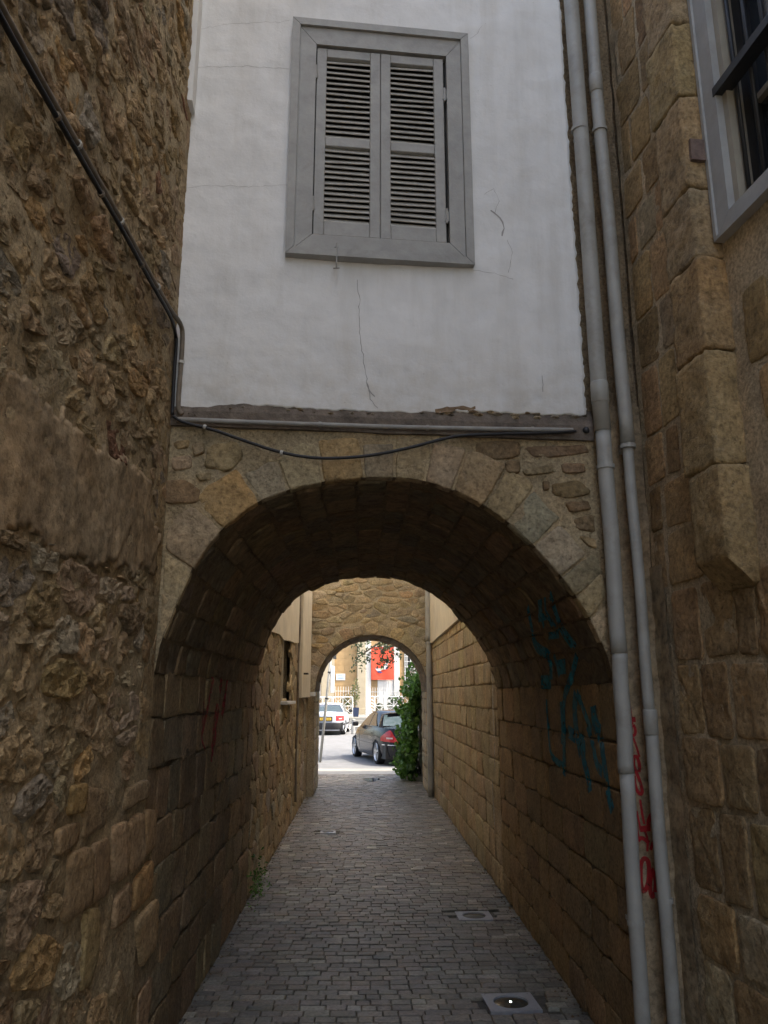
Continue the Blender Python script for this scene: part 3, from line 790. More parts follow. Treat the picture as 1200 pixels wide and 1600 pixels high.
# lumps of mortar and rusty stain along the ragged edge
mb = MB(); 
for k in range(46):
    u = rg.uniform(.02, 2.2); r = rg.uniform(.006, .022); z = plow(u) - rg.uniform(-.004, .02)
    V = [Tf(u + r * 1.6 * math.cos(a) * rg.uniform(.7, 1.2), z + r * .7 * math.sin(a), .012) for a in [i * math.pi / 3 for i in range(6)]] + [Tf(u, z, .012 + r)]
    mb.add(V, [(i, (i + 1) % 6, 6) for i in range(6)], rg.choice([GRY, BRN, PAL, (.12, .1, .08)]))
mb.build('crumbled_mortar', 'mortar', house, False, kind='stuff')
# cracks in the plaster
bvp = None
def crack(px, w, seed):
    r2 = random.Random(seed); pts = [FAC.px(*p) for p in px]; q = []
    for a, b in zip(pts[:-1], pts[1:]):
        n_ = max(2, int(math.hypot(b[0] - a[0], b[1] - a[1]) / .02))
        q += [(a[0] + (b[0] - a[0]) * i / n_ + r2.gauss(0, .003), a[1] + (b[1] - a[1]) * i / n_ + r2.gauss(0, .003)) for i in range(n_)]
    return q + [pts[-1]]
pl = bpy.data.objects[[o.name for o in house.children if o.name.startswith('plaster_front')][0]]
off = world_loc(pl); geoP = ([v.co + off for v in pl.data.vertices], [tuple(p.vertices) for p in pl.data.polygons])
def crack_part(name, lines, material='crack'):
    bvh = BVHTree.FromPolygons(*geoP); out = MB(); r2 = random.Random(3)
    for px, w, sd_ in lines:
        V, Fc = ribbon(crack(px, w, sd_), w, FAC.P, .2, r2)
        W = []
        for v in V:
            h = bvh.ray_cast(v, -FAC.n, .5); W.append((h[0] if h[0] is not None else v - FAC.n * .17) + FAC.n * .0012)
        out.add(W, Fc)
    out.build(name, material, house, True)
crack_part('crack', [([(557, 440), (562, 470), (560, 500), (563, 540), (568, 575), (573, 600), (578, 625), (590, 640)], .0035, 1)])
crack_part('crack', [([(570, 600), (576, 612), (585, 622)], .006, 2)])
crack_part('crack', [([(755, 310), (768, 300), (778, 320), (770, 340)], .002, 3)])
crack_part('crack', [([(790, 380), (798, 400), (792, 430)], .002, 4)])
crack_part('crack', [([(765, 334), (774, 340), (782, 352), (786, 362), (782, 374)], .009, 5)])
crack_part('crack', [([(286, 120), (320, 110), (400, 108), (452, 112)], .002, 6)])
crack_part('crack', [([(280, 300), (330, 294), (390, 297), (450, 294)], .0014, 7)])
for cl_ in (([(732, 68), (744, 58), (752, 46)], .0016, 8), ([(738, 428), (770, 432), (800, 440)], .002, 9), ([(845, 590), (846, 615)], .004, 10), ([(312, 50), (360, 40), (452, 36)], .0014, 12)): crack_part('crack', [cl_])
crack_part('stain', [([(680, 645), (715, 640), (742, 642)], .03, 11)], 'rust')
# ---- shuttered window
win = empty('shutter_window', FAC.P(1.08, 4.07, .02), house); tag(win, 'grey louvred shutters in a wide grey frame')
uo0, uo1, zo0, zo1 = .550, 1.598, 4.07, 5.62; ui0, ui1, zi0, zi1 = .694, 1.462, 4.207, 5.456
def mitred(name, a, b, w0, w1, parent, material):
    """four boards with mitred corners between outer rectangle a and inner rectangle b"""
    o = [(a[0], a[2]), (a[1], a[2]), (a[1], a[3]), (a[0], a[3])]; i = [(b[0], b[2]), (b[1], b[2]), (b[1], b[3]), (b[0], b[3])]
    for k in range(4):
        j = (k + 1) % 4; m_ = MB()
        g = .0012
        P4 = [o[k], o[j], i[j], i[k]]; P4 = shrink(P4, g)
        m_.prism(P4, w0, w1, Tf); m_.build(name, material, parent, False)
mitred('casing_board', (uo0, uo1, zo0, zo1), (uo0 + .048, uo1 - .048, zo0 + .048, zo1 - .048), .0, .075, win, 'frame_grey')
mitred('frame_board', (uo0 + .047, uo1 - .047, zo0 + .047, zo1 - .047), (ui0, ui1, zi0, zi1), .0, .058, win, 'frame_grey')
mb = MB(); mb.box((ui0 - .01, zi0 - .01, -.06), (ui1 + .01, zi1 + .01, .004), Tf); mb.build('dark_opening', 'dark', win)  # solid dark panel standing in for the shade behind the slats
um = 1.071
def leaf(u0, u1):
    s = .058; parts = [((u0, zi0 + .008), (u0 + s, zi1 - .010)), ((u1 - s, zi0 + .008), (u1, zi1 - .010)),
                       ((u0 + s, zi0 + .008), (u1 - s, 4.300)), ((u0 + s, 4.787), (u1 - s, 4.842)), ((u0 + s, 5.388), (u1 - s, zi1 - .010))]
    for k, ((a, c), (b, d)) in enumerate(parts):
        m_ = MB(); e = .0008 if k > 1 else 0
        m_.bevel_box((a + e, c, .008), (b - e, d, .044 - (.0015 if k > 1 else 0)), .003, Tf); m_.build('shutter_stile' if k < 2 else 'shutter_rail', 'frame_grey', win, False)
    for z0, z1, n_ in ((4.300, 4.787, 14), (4.842, 5.388, 15)):
        p = (z1 - z0) / n_
        for k in range(n_):
            zc = z0 + p * (k + .5); m_ = MB(); tl_ = rg.gauss(0, .0015)
            a, b = u0 + s + .0005, u1 - s - .0005
            prof = [(.036, -.020), (.0395, -.0175), (.0385, -.013), (.016, .0165), (.0125, .017), (.012, .0125)]
            V = [Tf(u, zc + q + tl_ * (1 if u == a else -1), w) for u in (a, b) for w, q in prof]
            n6 = len(prof)
            m_.add(V, [(i, (i + 1) % n6, n6 + (i + 1) % n6, n6 + i) for i in range(n6)] + [tuple(range(n6 - 1, -1, -1)), tuple(range(n6, 2 * n6))])
            m_.build('slat', 'slat_grey', win, False)
leaf(ui0 + .004, um - .0015); leaf(um + .0015, ui1 - .016)
for (u, z) in ((ui0 + .002, 5.27), (ui0 + .002, 4.40), (ui1 - .012, 5.19), (ui1 - .012, 4.38)):
    m_ = MB(); m_.tube([Tf(u, z - .045, .05), Tf(u, z + .045, .05)], .007, 8); m_.box((u - .012, z - .03, .043), (u + .012, z + .03, .049), Tf); m_.build('hinge', 'frame_grey', win, False)
m_ = MB(); m_.tube([Tf(.828, 4.150, .062), Tf(.829, 4.145, .075), Tf(.829, 4.02, .078), Tf(.829, 4.0, .07)], .004, 6); m_.tube([Tf(.812, 3.997, .07), Tf(.846, 4.0, .07)], .004, 6)
m_.box((.818, 4.13, .058), (.838, 4.155, .064), Tf); m_.build('stay_hook', 'frame_grey', win, False)

# ================================================================== RIGHT STONE BUILDING
FL2 = dict(FLAT, q=.06)
rg = random.Random(77)
RT = RIGHT.P
rb = sheet('stone_building', RT, 0.0, 8.0, 0, 12.0, .04, .005, 8, 'mortar', col=(.52, .42, .28), seed=41, w0=-.001, keep=lambda u, v: not (.93 < u < 1.95 and 3.8 < v < 5.6))
tag(rb, 'brown squared stone building on the right with a barred window high up', 'building', kind='thing')
mb = MB(); mb.box((.02, 0, -2.2), (8.0, 3.74, -.10), RT); mb.box((.02, 5.66, -2.2), (8, 12, -.10), RT); mb.box((.02, 3.74, -2.2), (.88, 5.66, -.10), RT); mb.box((2.0, 3.74, -2.2), (8, 5.66, -.10), RT)
mb.box((.88, 3.74, -2.2), (2.0, 5.66, -.5), RT); mb.build('core', 'mortar', rb, False, (.2, .17, .12))
sheet('corner_mortar', RT, -.02, .13, 0, 2.4, .02, .008, 7, 'render', rb, col=(.36, .28, .18), seed=42, w0=.014)
PR = [((.41, .285, .15), 4), ((.37, .255, .135), 3), ((.45, .31, .155), 2), ((.39, .305, .195), 1)]
zs = [0, .33, .60, .88, 1.26, 1.56, 1.90, 2.26]
rows_ = []
for a, b in zip(zs[:-1], zs[1:]):
    u = .16
    while u < 4.5:
        w = rg.uniform(.15, .34) if u < 1.6 else rg.uniform(.3, .5)
        rows_.append([(u + rg.uniform(-.01, .01), a + rg.uniform(-.012, .012)), (u + w + rg.uniform(-.01, .01), a + rg.uniform(-.012, .012)), (u + w + rg.uniform(-.01, .01), b + rg.uniform(-.012, .012)), (u + rg.uniform(-.01, .01), b + rg.uniform(-.012, .012))]); u += w
up_ = courses(.03, 2.1, 2.26, 7.0, (.26, .42), (.14, .34), rg, skew=.016)
up_ = [p for p in up_ if not (area_c(p)[1][0] > .62 and area_c(p)[1][0] < .92) and not (area_c(p)[1][0] > .72 and 3.5 < area_c(p)[1][1] < 5.75)]
_, geoRB = lay('stone', rows_, RT, rb, 'ashlar', rg, PR, h=(.004, .012), rough=.008, gap=.013, n=40, var=.24, limit=120, view=view_size(RT), stuff_name='stones', freq=16, jag=.035, back=.05, **FL2)
lay('stone', up_, RT, rb, 'ashlar', rg, PR, h=(.002, .007), rough=.004, gap=.012, n=36, var=.24, limit=150, view=view_size(RT), stuff_name='stones_above', freq=12, jag=.03, back=.05, **FL2)
lay('stone', courses(2.1, 7.8, 2.26, 6.5, (.3, .4), (.35, .6), rg), RT, rb, 'ashlar', rg, PR, h=(0, .012), rough=.006, gap=.01, n=16, limit=0, stuff_name='stones_behind')
# projecting pier of big blocks with its corbelled foot
def rough_block(lo, hi, n, amp, T, rng, chamf=0.0):
    """six gridded faces of a block, worn and uneven; the foot can be cut on the slant"""
    V = []; Fc = []; key = {}; sd = rng.uniform(0, 50)
    def vert(i, j, k):
        if (i, j, k) in key: return key[i, j, k]
        a, b, c = [lo[t] + (hi[t] - lo[t]) * (x / n[t]) for t, x in enumerate((i, j, k))]
        edge = sum(1 for t, x in enumerate((i, j, k)) if x in (0, n[t]))
        ctr = [(lo[t] + hi[t]) / 2 for t in range(3)]; p = Vector((a, b, c)); d = (p - Vector(ctr)); d.normalize()
        q = Vector((a * 11, b * 11, c * 11 + sd))
        p += d * (amp * noise.fractal(q, .9, 2.1, 4) - (.003 if edge >= 2 else 0) - (.008 * abs(noise.noise(q * .7)) if edge >= 2 else 0))
        if chamf and p.z > .02: p.z = min(p.z, .03 + max(0, p.y - lo[1]) * .75 + .05 * max(0, p.y - lo[1]) / .2)
        key[i, j, k] = len(V); V.append(T(p.x, p.y, p.z)); return key[i, j, k]
    for ax in range(3):
        b, c = (ax + 1) % 3, (ax + 2) % 3
        for side in (0, n[ax]):
            for x in range(n[b]):
                for y in range(n[c]):
                    def id3(p, q):
                        t = [0, 0, 0]; t[ax] = side; t[b] = p; t[c] = q; return vert(*t)
                    f = (id3(x, y), id3(x + 1, y), id3(x + 1, y + 1), id3(x, y + 1)); Fc.append(f if side else f[::-1])
    return V, Fc
z = 2.19; k = 0
while z < 7.5:
    h_ = [.51, .52, .45, .36, .5, .42, .55, .4, .45, .5, .45, .5, .4][k % 13]
    V, Fc = rough_block((.64 + rg.uniform(-.015, .015) if k else .655, z + .002, -.05), (.898 + rg.uniform(-.004, .003), z + h_ - .0015, .140 + rg.uniform(-.005, .005)), (14, 20, 9), .014, RT, rg, k == 0)
    mesh_obj('pier_block', V, Fc, 'ashlar', rb, True, tone([((.36, .255, .135), 3), ((.34, .255, .15), 2)], rg, .05)); z += h_; k += 1

# flush blocks between pier and wall stones, timber plug
mb = MB(); mb.box((.895, 4.165, .035), (.916, 4.275, .118), RT); mb.build('timber_plug', plain_mat('mauve timber', (.17, .12, .10), .85, .3, 30, .004, 70), rb, False)
# ---- barred window
rw = empty('barred_window', RT(1.4, 3.74, .02), rb); tag(rw, 'pale framed window behind dark iron bars')
a0, a1, b0, b1 = .904, 1.99, 3.742, 5.65
def rect_boards(name, a, b, w0, w1, parent, material, T):
    o = [(a[0], a[2]), (a[1], a[2]), (a[1], a[3]), (a[0], a[3])]; i = [(b[0], b[2]), (b[1], b[2]), (b[1], b[3]), (b[0], b[3])]
    for k in range(4):
        j = (k + 1) % 4; m_ = MB(); m_.prism(shrink([o[k], o[j], i[j], i[k]], .0008), w0, w1, T); m_.build(name, material, parent, False)
rect_boards('casing_moulding', (a0, a1, b0, b1), (a0 + .022, a1 - .022, b0 + .022, b1 - .022), -.12, .048, rw, 'casing', RT)
rect_boards('casing_board', (a0 + .021, a1 - .021, b0 + .021, b1 - .021), (a0 + .115, a1 - .115, b0 + .095, b1 - .115), -.12, .036, rw, 'casing', RT)
rect_boards('inner_frame', (a0 + .114, a1 - .114, b0 + .094, b1 - .114), (a0 + .15, a1 - .15, b0 + .12, b1 - .15), -.14, .002, rw, 'sash', RT)
rect_boards('sash', (a0 + .149, a1 - .149, b0 + .119, b1 - .149), (a0 + .20, a1 - .20, b0 + .17, b1 - .20), -.16, -.075, rw, 'iron', RT)
m_ = MB(); m_.box((a0 + .15, b0 + .12, -.17), (a1 - .15, b1 - .15, -.125), RT); m_.build('pane', 'glass', rw)
for u in (1.42, ):
    m_ = MB(); m_.box((u - .02, b0 + .165, -.13), (u + .02, b1 - .195, -.09), RT); m_.build('muntin', 'sash', rw)
for z in (4.35, 4.95):
    m_ = MB(); m_.box((a0 + .195, z - .015, -.128), (a1 - .195, z + .015, -.095), RT); m_.build('muntin', 'sash', rw)
for k in range(8):
    u = 1.075 + k * .108; m_ = MB(); m_.tube([RT(u, b0 + .098, -.035), RT(u, b1 - .118, -.035)], .010, 8); m_.build('bar', 'iron', rw, True)
for z in (4.455, 5.2):
    m_ = MB(); m_.box((a0 + .10, z - .022, -.027), (a1 - .10, z + .022, .040), RT); m_.build('cross_bar', 'iron', rw)

# ================================================================== COURTYARD WALLS BEHIND THE NEAR ARCH
rg = random.Random(31)
CL = Frame((LW, 7.22, 0), (0, 1, 0), (1, 0, 0)); CR = Frame((RW, 7.42, 0), (0, 1, 0), (-1, 0, 0))
cl = sheet('courtyard_wall', CL.P, 0, 7.2, 0, 6.6, .05, .010, 5, 'mortar', col=(.37, .29, .175), seed=51, w0=-.012, keep=lambda u, v: not (2.47 < u < 3.55 and 1.68 < v < 2.46))
tag(cl, 'ochre rubble wall on the left between the two archways', 'wall', kind='thing')
mb = MB(); mb.box((0, 0, -1.6), (7.2, 1.66, -.06), CL.P); mb.box((0, 2.47, -1.6), (7.2, 6.6, -.06), CL.P); mb.box((0, 1.66, -1.6), (2.45, 2.47, -.06), CL.P); mb.box((3.56, 1.66, -1.6), (7.2, 2.47, -.06), CL.P); mb.box((2.45, 1.66, -1.6), (3.56, 2.47, -.3), CL.P)
mb.build('core', 'mortar', cl, False, (.2, .16, .1))
PC = [((.42, .33, .20), 4), ((.45, .34, .195), 3), ((.36, .28, .175), 2), ((.48, .41, .30), 1.4)]
cc = [p for p in cells(0, 7.18, 0, 2.5, .34, .2, rg, wvar=.3) if not (2.3 < area_c(p)[1][0] < 3.7 and area_c(p)[1][1] > 1.6)]
lay('stone', cc, CL.P, cl, 'rubble', rg, PC, h=(-.003, .010), rough=.009, gap=.006, n=22, back=.05, freq=7, jag=.08)
def slab_part(name, fr, poly, w0, w1, material, parent, res=None):
    m_ = MB(); m_.prism(poly, w0, w1, fr.P); return m_.build(name, material, parent, False)
slab_part('plaster_panel', CL, [(.0, 2.36), (1.8, 2.43), (2.4, 2.40), (3.0, 2.44), (3.8, 2.46), (4.5, 2.50), (4.55, 3.62), (7.1, 3.64), (7.1, 6.5), (0, 6.5)], -.02, .02, 'white_wall', cl)
for k in range(5):
    pass
w2 = empty('slit_window', CL.P(3.0, 1.66, 0), cl)
m_ = MB(); m_.box((2.42, 1.63, -.1), (3.62, 1.665, .075), CL.P); m_.build('window_sill', 'white_paint', w2)
m_ = MB(); m_.box((2.45, 1.668, -.28), (3.57, 2.46, -.22), CL.P); m_.build('shutter_board', plain_mat('brown shutter', (.10, .07, .045), .7, .3, 20), w2)
m_ = MB(); m_.box((2.47, 1.668, -.22), (2.49, 2.46, .006), CL.P); m_.build('jamb', 'white_wall', w2)
w3 = empty('white_shutter', CL.P(5.7, 1.7, 0), cl)
m_ = MB(); m_.bevel_box((4.66, 1.70, -.02), (6.55, 3.6, .075), .008, CL.P); m_.build('shutter_board', 'white_wall', w3)
m_ = MB(); m_.box((6.5, 1.72, -.02), (7.02, 1.79, .14), CL.P); m_.build('window_sill', 'white_paint', w3)
m_ = MB(); m_.box((6.56, 1.79, -.02), (6.98, 3.58, .028), CL.P); m_.build('frame_board', 'white_wall', w3)
m_ = MB(); m_.box((4.9, 2.05, .075), (5.1, 2.075, .14), CL.P); m_.build('latch', 'iron', w3)
m_ = MB(); m_.tube([CL.P(4.56, z, .022 + .006 * math.sin(z * 5)) for z in [i * .12 for i in range(2, 32)]], .018, 8); o = m_.build('conduit', 'conduit_dark', None, True)
tag(o, 'thin dark conduit running down the courtyard wall beside the white shutter', 'conduit')

cr = sheet('courtyard_wall', CR.P, 0, 7.0, 0, 7.15, .05, .006, 5, 'mortar', col=(.38, .30, .185), seed=52, w0=-.010)
tag(cr, 'tan squared block wall on the right between the two archways', 'wall', kind='thing')
mb = MB(); mb.box((0, 0, -1.6), (7.0, 7.15, -.06), CR.P); mb.build('core', 'mortar', cr, False, (.2, .16, .1))
PCR = [((.45, .36, .225), 4), ((.42, .33, .20), 3), ((.47, .38, .24), 2)]
lay('wall_block', courses(0, 6.98, 0, 2.70, (.21, .25), (.3, .62), rg, skew=.006), CR.P, cr, 'combed', rg, PCR, h=(.002, .012), rough=.006, gap=.005, n=26, freq=5, jag=.014, back=.05, **FLAT)
slab_part('plaster_panel', CR, [(0, 2.66), (2.3, 2.70), (5.9, 2.66), (6.95, 2.66), (6.95, 7.1), (0, 7.1)], -.03, .045, 'white_wall', cr)
# white limewash streaks down a joint where tunnel and courtyard meet
for (u, z0, z1, wd) in ((.14, 1.35, 2.22, .05), (.30, .55, .95, .06), (.17, 1.05, 1.3, .035)):
    V, Fc = ribbon([(u + .02 * math.sin(z * 9), z) for z in [z0 + (z1 - z0) * i / 12 for i in range(13)]], wd, CR.P, .0215, rg)
    mesh_obj('limewash_streak', V, Fc, M.setdefault('lime', paint_mat('limewash', (.55, .50, .40), .95)), cr, True)

# ================================================================== SECOND ARCHWAY
rg = random.Random(91)
SY = 14.32; SF = Frame((LW, SY, 0), (1, 0, 0), (0, -1, 0))
sa = empty('stone_archway', (.15, SY, 0)); tag(sa, 'far ochre rubble stone archway opening onto the sunny street', 'archway')
C2, H2, S2, R2 = .16, 1.03, 1.80, 1.02
def a2(x): t = min(1, abs(x - C2) / H2); return S2 + R2 * (1 - t ** 2.1) ** .5
W2 = RW - LW
low2 = lambda u: a2(u + LW) if abs(u + LW - C2) < H2 - .002 else .0
sheet('facing_mortar', SF.P, 0, C2 - H2 - LW, 0, 4.0, .05, .008, 6, 'mortar', sa, col=(.47, .40, .28), seed=60)
sheet('facing_mortar', SF.P, C2 - H2 - LW, C2 + H2 - LW, S2, 4.0, .03, .008, 6, 'mortar', sa, col=(.47, .40, .28), seed=61, low=lambda u: a2(u + LW))
sheet('facing_mortar', SF.P, C2 + H2 - LW, W2, 0, 4.0, .05, .008, 6, 'mortar', sa, col=(.47, .40, .28), seed=62)
P2 = [((.46, .38, .25), 4), ((.43, .345, .22), 3), ((.47, .36, .205), 1.2), ((.38, .34, .265), .8), ((.50, .43, .31), 1.2)]
def arc_pts(t):
    x = C2 + H2 * math.cos(t) ; return x, a2(x)
# voussoirs
ts = [math.pi * i / 15 for i in range(16)]
for t0, t1 in zip(ts[:-1], ts[1:]):
    pi, po = [], []
    for t in (t0, (t0 + t1) / 2, t1):
        x, z = arc_pts(t); ex, ez = math.cos(t), math.sin(t); l = .20 + .04 * math.sin(t * 13)
        pi.append((x - LW + ex * .012, z + ez * .012)); po.append((x - LW + ex * l, z + ez * l))
    poly = pi + po[::-1]; poly = [(min(max(u, .01), W2 - .01), v) for u, v in poly]
    if abs(area_c(poly)[0]) > .008: lay('voussoir', [poly], SF.P, sa, 'ashlar', rg, P2, h=(.006, .014), rough=.006, gap=0, n=18, jag=.05, back=.04)
def clear2(p):
    return all((abs(u + LW - C2) > H2 + .16) or v > a2(u + LW) + .20 * (1 if abs(u + LW - C2) < .6 else 1.25) for u, v in p)
c2 = [p for p in cells(.01, W2 - .01, 1.9, 4.0, .24, .115, rg, wvar=.35, drop=.15)]
c2 = [p for p in c2 if clear2([area_c(p)[1]]) and clear2([((a[0] + area_c(p)[1][0]) / 2, (a[1] + area_c(p)[1][1]) / 2) for a in p])]
lay('facing_stone', c2, SF.P, sa, 'rubble', rg, P2, h=(.004, .022), rough=.010, gap=.008, n=18, limit=260, view=view_size(SF.P), stuff_name='facing_stones', jag=.08, back=.04)
arc2 = []; 
for i in range(61):
    a = math.pi * (1 - i / 60); x = C2 + H2 * math.cos(a); arc2.append((x, a2(x)))
s2 = [0]
for a, b in zip(arc2[:-1], arc2[1:]): s2.append(s2[-1] + math.hypot(b[0] - a[0], b[1] - a[1]))
VT2 = vault_T(SY, 0, 0, arc2, s2)
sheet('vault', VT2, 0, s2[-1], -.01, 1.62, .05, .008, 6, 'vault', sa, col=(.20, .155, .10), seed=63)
lay('vault_stone', [[(v, u) for u, v in p] for p in courses(0, 1.62, 0, s2[-1], (.16, .24), (.3, .5), rg)], VT2, sa, 'vault', rg, VP_, h=(.002, .016), rough=.008, gap=.008, n=14, back=.04)
for fr, sgn in ((Frame((C2 - H2, SY, 0), (0, 1, 0), (1, 0, 0)), 1), (Frame((C2 + H2, SY, 0), (0, 1, 0), (-1, 0, 0)), -1)):
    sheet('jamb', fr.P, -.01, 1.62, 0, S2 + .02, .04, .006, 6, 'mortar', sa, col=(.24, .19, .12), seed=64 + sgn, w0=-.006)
    lay('wall_block', courses(0, 1.6, 0, S2, (.2, .26), (.3, .5), rg), fr.P, sa, 'ashlar', rg, P2, h=(.0, .008), rough=.005, gap=.006, n=16, back=.04)
mb = MB(); mb.box((-1.6, SY + .03, 3.0), (2.2, SY + 1.6, 4.0)); mb.box((-1.6, SY + .03, 0), (C2 - H2 - .04, SY + 1.6, 3.0)); mb.box((C2 + H2 + .04, SY + .03, 0), (2.2, SY + 1.6, 3.0)); 
mb.box((C2 - H2 - .04, SY + .05, 2.88), (C2 + H2 + .04, SY + 1.58, 3.0))
mb.build('archway_body', 'mortar', sa, False, (.27, .2, .12))

# ================================================================== PIPES, CONDUITS, CABLES
def bracket(m_, x, y, z, r, d):
    m_.tube([(x, y, z - .011), (x, y, z + .011)], r, 16); m_.box((min(x, x + d[0]) - .012, min(y, y + d[1]) - .012, z - .010), (max(x, x + d[0]) + .012, max(y, y + d[1]) + .012, z + .010))
def downpipe(label, runs, collars, group='grey downpipes in the corner'):
    root = empty('downpipe', runs[0][0][-1] if False else (runs[-1][0][-1][0], runs[-1][0][-1][1], 0)); tag(root, label, 'pipe', group)
    for pts, r in runs:
        m_ = MB(); P_ = []
        for a, b in zip(pts[:-1], pts[1:]):
            a, b = Vector(a), Vector(b); n_ = 14
            P_ += [a.lerp(b, i / n_) + Vector((.0022 * math.sin(9 * i / n_ + a.z), .002 * math.cos(7 * i / n_), 0)) for i in range(n_)]
        P_.append(Vector(pts[-1])); m_.tube(P_, r, 20); m_.build('pipe_length', 'pipe', root, True)
    for (x, y, z, r, d, kind) in collars:
        m_ = MB()
        if kind == 'socket': m_.tube([(x, y, z - .06), (x, y, z - .058), (x, y, z + .05), (x, y, z + .058)], [r, r + .002, r + .002, r], 20)
        else: bracket(m_, x, y, z, r, d)
        m_.build('socket' if kind == 'socket' else 'bracket', 'pipe', root, kind == 'socket')
    return root
x1, y1 = 1.262, 3.865
downpipe('thick grey downpipe in the corner next to the white plaster wall',
         [([(x1 - .012, y1, 8.4), (x1 + .012, y1, 3.12)], .044), ([(x1 + .014, y1, 3.125), (x1 + .018, y1, 1.95)], .040), ([(x1 + .018, y1, 1.96), (x1 + .012, y1, 1.38)], .038), ([(x1 + .012, y1, 1.385), (x1 + .004, y1, -.01)], .035)],
         [(x1 + .014, y1, 2.92, .047, (0, .09), 'b'), (x1 + .010, y1, 3.34, .0455, (0, 0), 'socket'), (x1, y1, 5.0, .049, (0, .09), 'b'), (x1 + .008, y1, .72, .040, (0, .1), 'b')])
downpipe('thinner grey downpipe standing nearer the squared stone wall',
         [([(1.352, 3.84, 8.4), (1.376, 3.845, 5.05), (1.398, 3.85, 3.05)], .037), ([(1.398, 3.85, 3.055), (1.405, 3.85, 1.62)], .028), ([(1.405, 3.85, 1.625), (1.408, 3.85, -.01)], .031)],
         [(1.373, 3.845, 4.98, .044, (0, .1), 'b'), (1.371, 3.845, 5.3, .0385, (0, 0), 'socket'), (1.398, 3.85, 3.03, .041, (0, .1), 'b'), (1.405, 3.85, 1.62, .0325, (0, 0), 'socket'), (1.41, 3.85, .82, .035, (0, .09), 'b')])
downpipe('grey downpipe beside the far archway on the courtyard right',
         [([(1.20, 14.2, 4.1), (1.20, 14.2, 2.7)], .062), ([(1.20, 14.2, 2.72), (1.205, 14.2, -.01)], .05)],
         [(1.20, 14.2, 2.66, .070, (.07, 0), 'b'), (1.20, 14.2, 3.42, .068, (.07, 0), 'b'), (1.205, 14.2, .9, .056, (.07, 0), 'b')], group='grey downpipes in the courtyard')

def line(name, pts, r, material, label, cat, clips=(), clip_mat='clip', group=None, n=8):
    root = empty(name, pts[0]); tag(root, label, cat, group)
    m_ = MB(); m_.tube(smooth_line(pts, 2), r, n); m_.build(name + '_run', material, root, True)
    for c in clips:
        m_ = MB(); c = Vector(c[0]), Vector(c[1]); m_.tube([c[0] - c[1] * .007, c[0] + c[1] * .007], r + .004, 8); m_.build('clip', clip_mat, root, False)
    return root
def lp(x, y, off): u, v = LEFT.px(x, y, off); return LEFT.P(u, v, off)
ca, cb_ = lp(0, 10, .05), lp(268, 488, .04)
ex = (ca - cb_).normalized(); ca2 = ca + ex * 3.0
mids = [ca2.lerp(cb_, i / 12) + Vector((0, 0, .006 * math.sin(i * 2.1))) for i in range(13)]
co = FAC.P(.035, 3.60, .05)
dwn = [FAC.P(.038, 3.55, .045), FAC.P(.036, 3.35, .045), FAC.P(.034, 3.16, .045)]
line('conduit', mids + [FAC.P(.03, 3.625, .06)] + dwn + [FAC.P(.06, 3.135, .045)], .0125, 'conduit_dark', 'upper brown conduit slanting along the rubble wall to the plaster corner', 'conduit',
     [(ca.lerp(cb_, t), ex) for t in (.3, .55, .85)] + [(FAC.P(.036, 3.42, .045), Vector((0, 0, 1)))])
dn = Vector((0.008, 0, -.038))
line('conduit', [p + dn for p in mids] + [FAC.P(.005, 3.56, .075)] + [p + Vector((-.028, -.012, -.02)) for p in dwn[:-1]] + [FAC.P(.012, 3.13, .055)], .009, 'cable', 'lower black cable slanting along the rubble wall beside the conduit', 'cable', [(ca.lerp(cb_, t) + dn, ex) for t in (.2, .42, .7)], 'conduit_dark')
fp = lambda x, y, off: FAC.P(*FAC.px(x, y, off), off)
hp = [fp(x, y, .045) for x, y in ((276, 655), (400, 660), (520, 664), (640, 668), (760, 670), (895, 672))]
line('conduit', hp, .0125, 'conduit', 'pale straight conduit fixed along the timber under the plaster', 'conduit', [(fp(x, y, .045), Vector((1, .087, 0)).normalized()) for x, y in ((500, 663.3), (668, 668.5), (832, 671.2))], 'conduit')
cp = [fp(x, y, .05) for x, y in ((270, 650), (285, 660), (330, 670), (380, 688), (440, 708), (490, 716), (530, 716), (580, 712), (640, 700), (690, 686), (720, 680), (780, 678), (840, 677), (900, 674))]
line('cable', cp, .0085, 'cable', 'black cable sagging across the arch stones below the timber', 'cable', [(fp(320, 667, .05), Vector((1, 0, -.3)).normalized()), (fp(440, 707, .05), Vector((1, 0, -.2)).normalized())])
m_ = MB(); m_.tube([FAC.P(2.19, 3.14, .04), FAC.P(2.20, 3.14, .02), FAC.P(2.2, 3.14, -.02)], .018, 10); m_.build('conduit_end', 'iron', house, True)

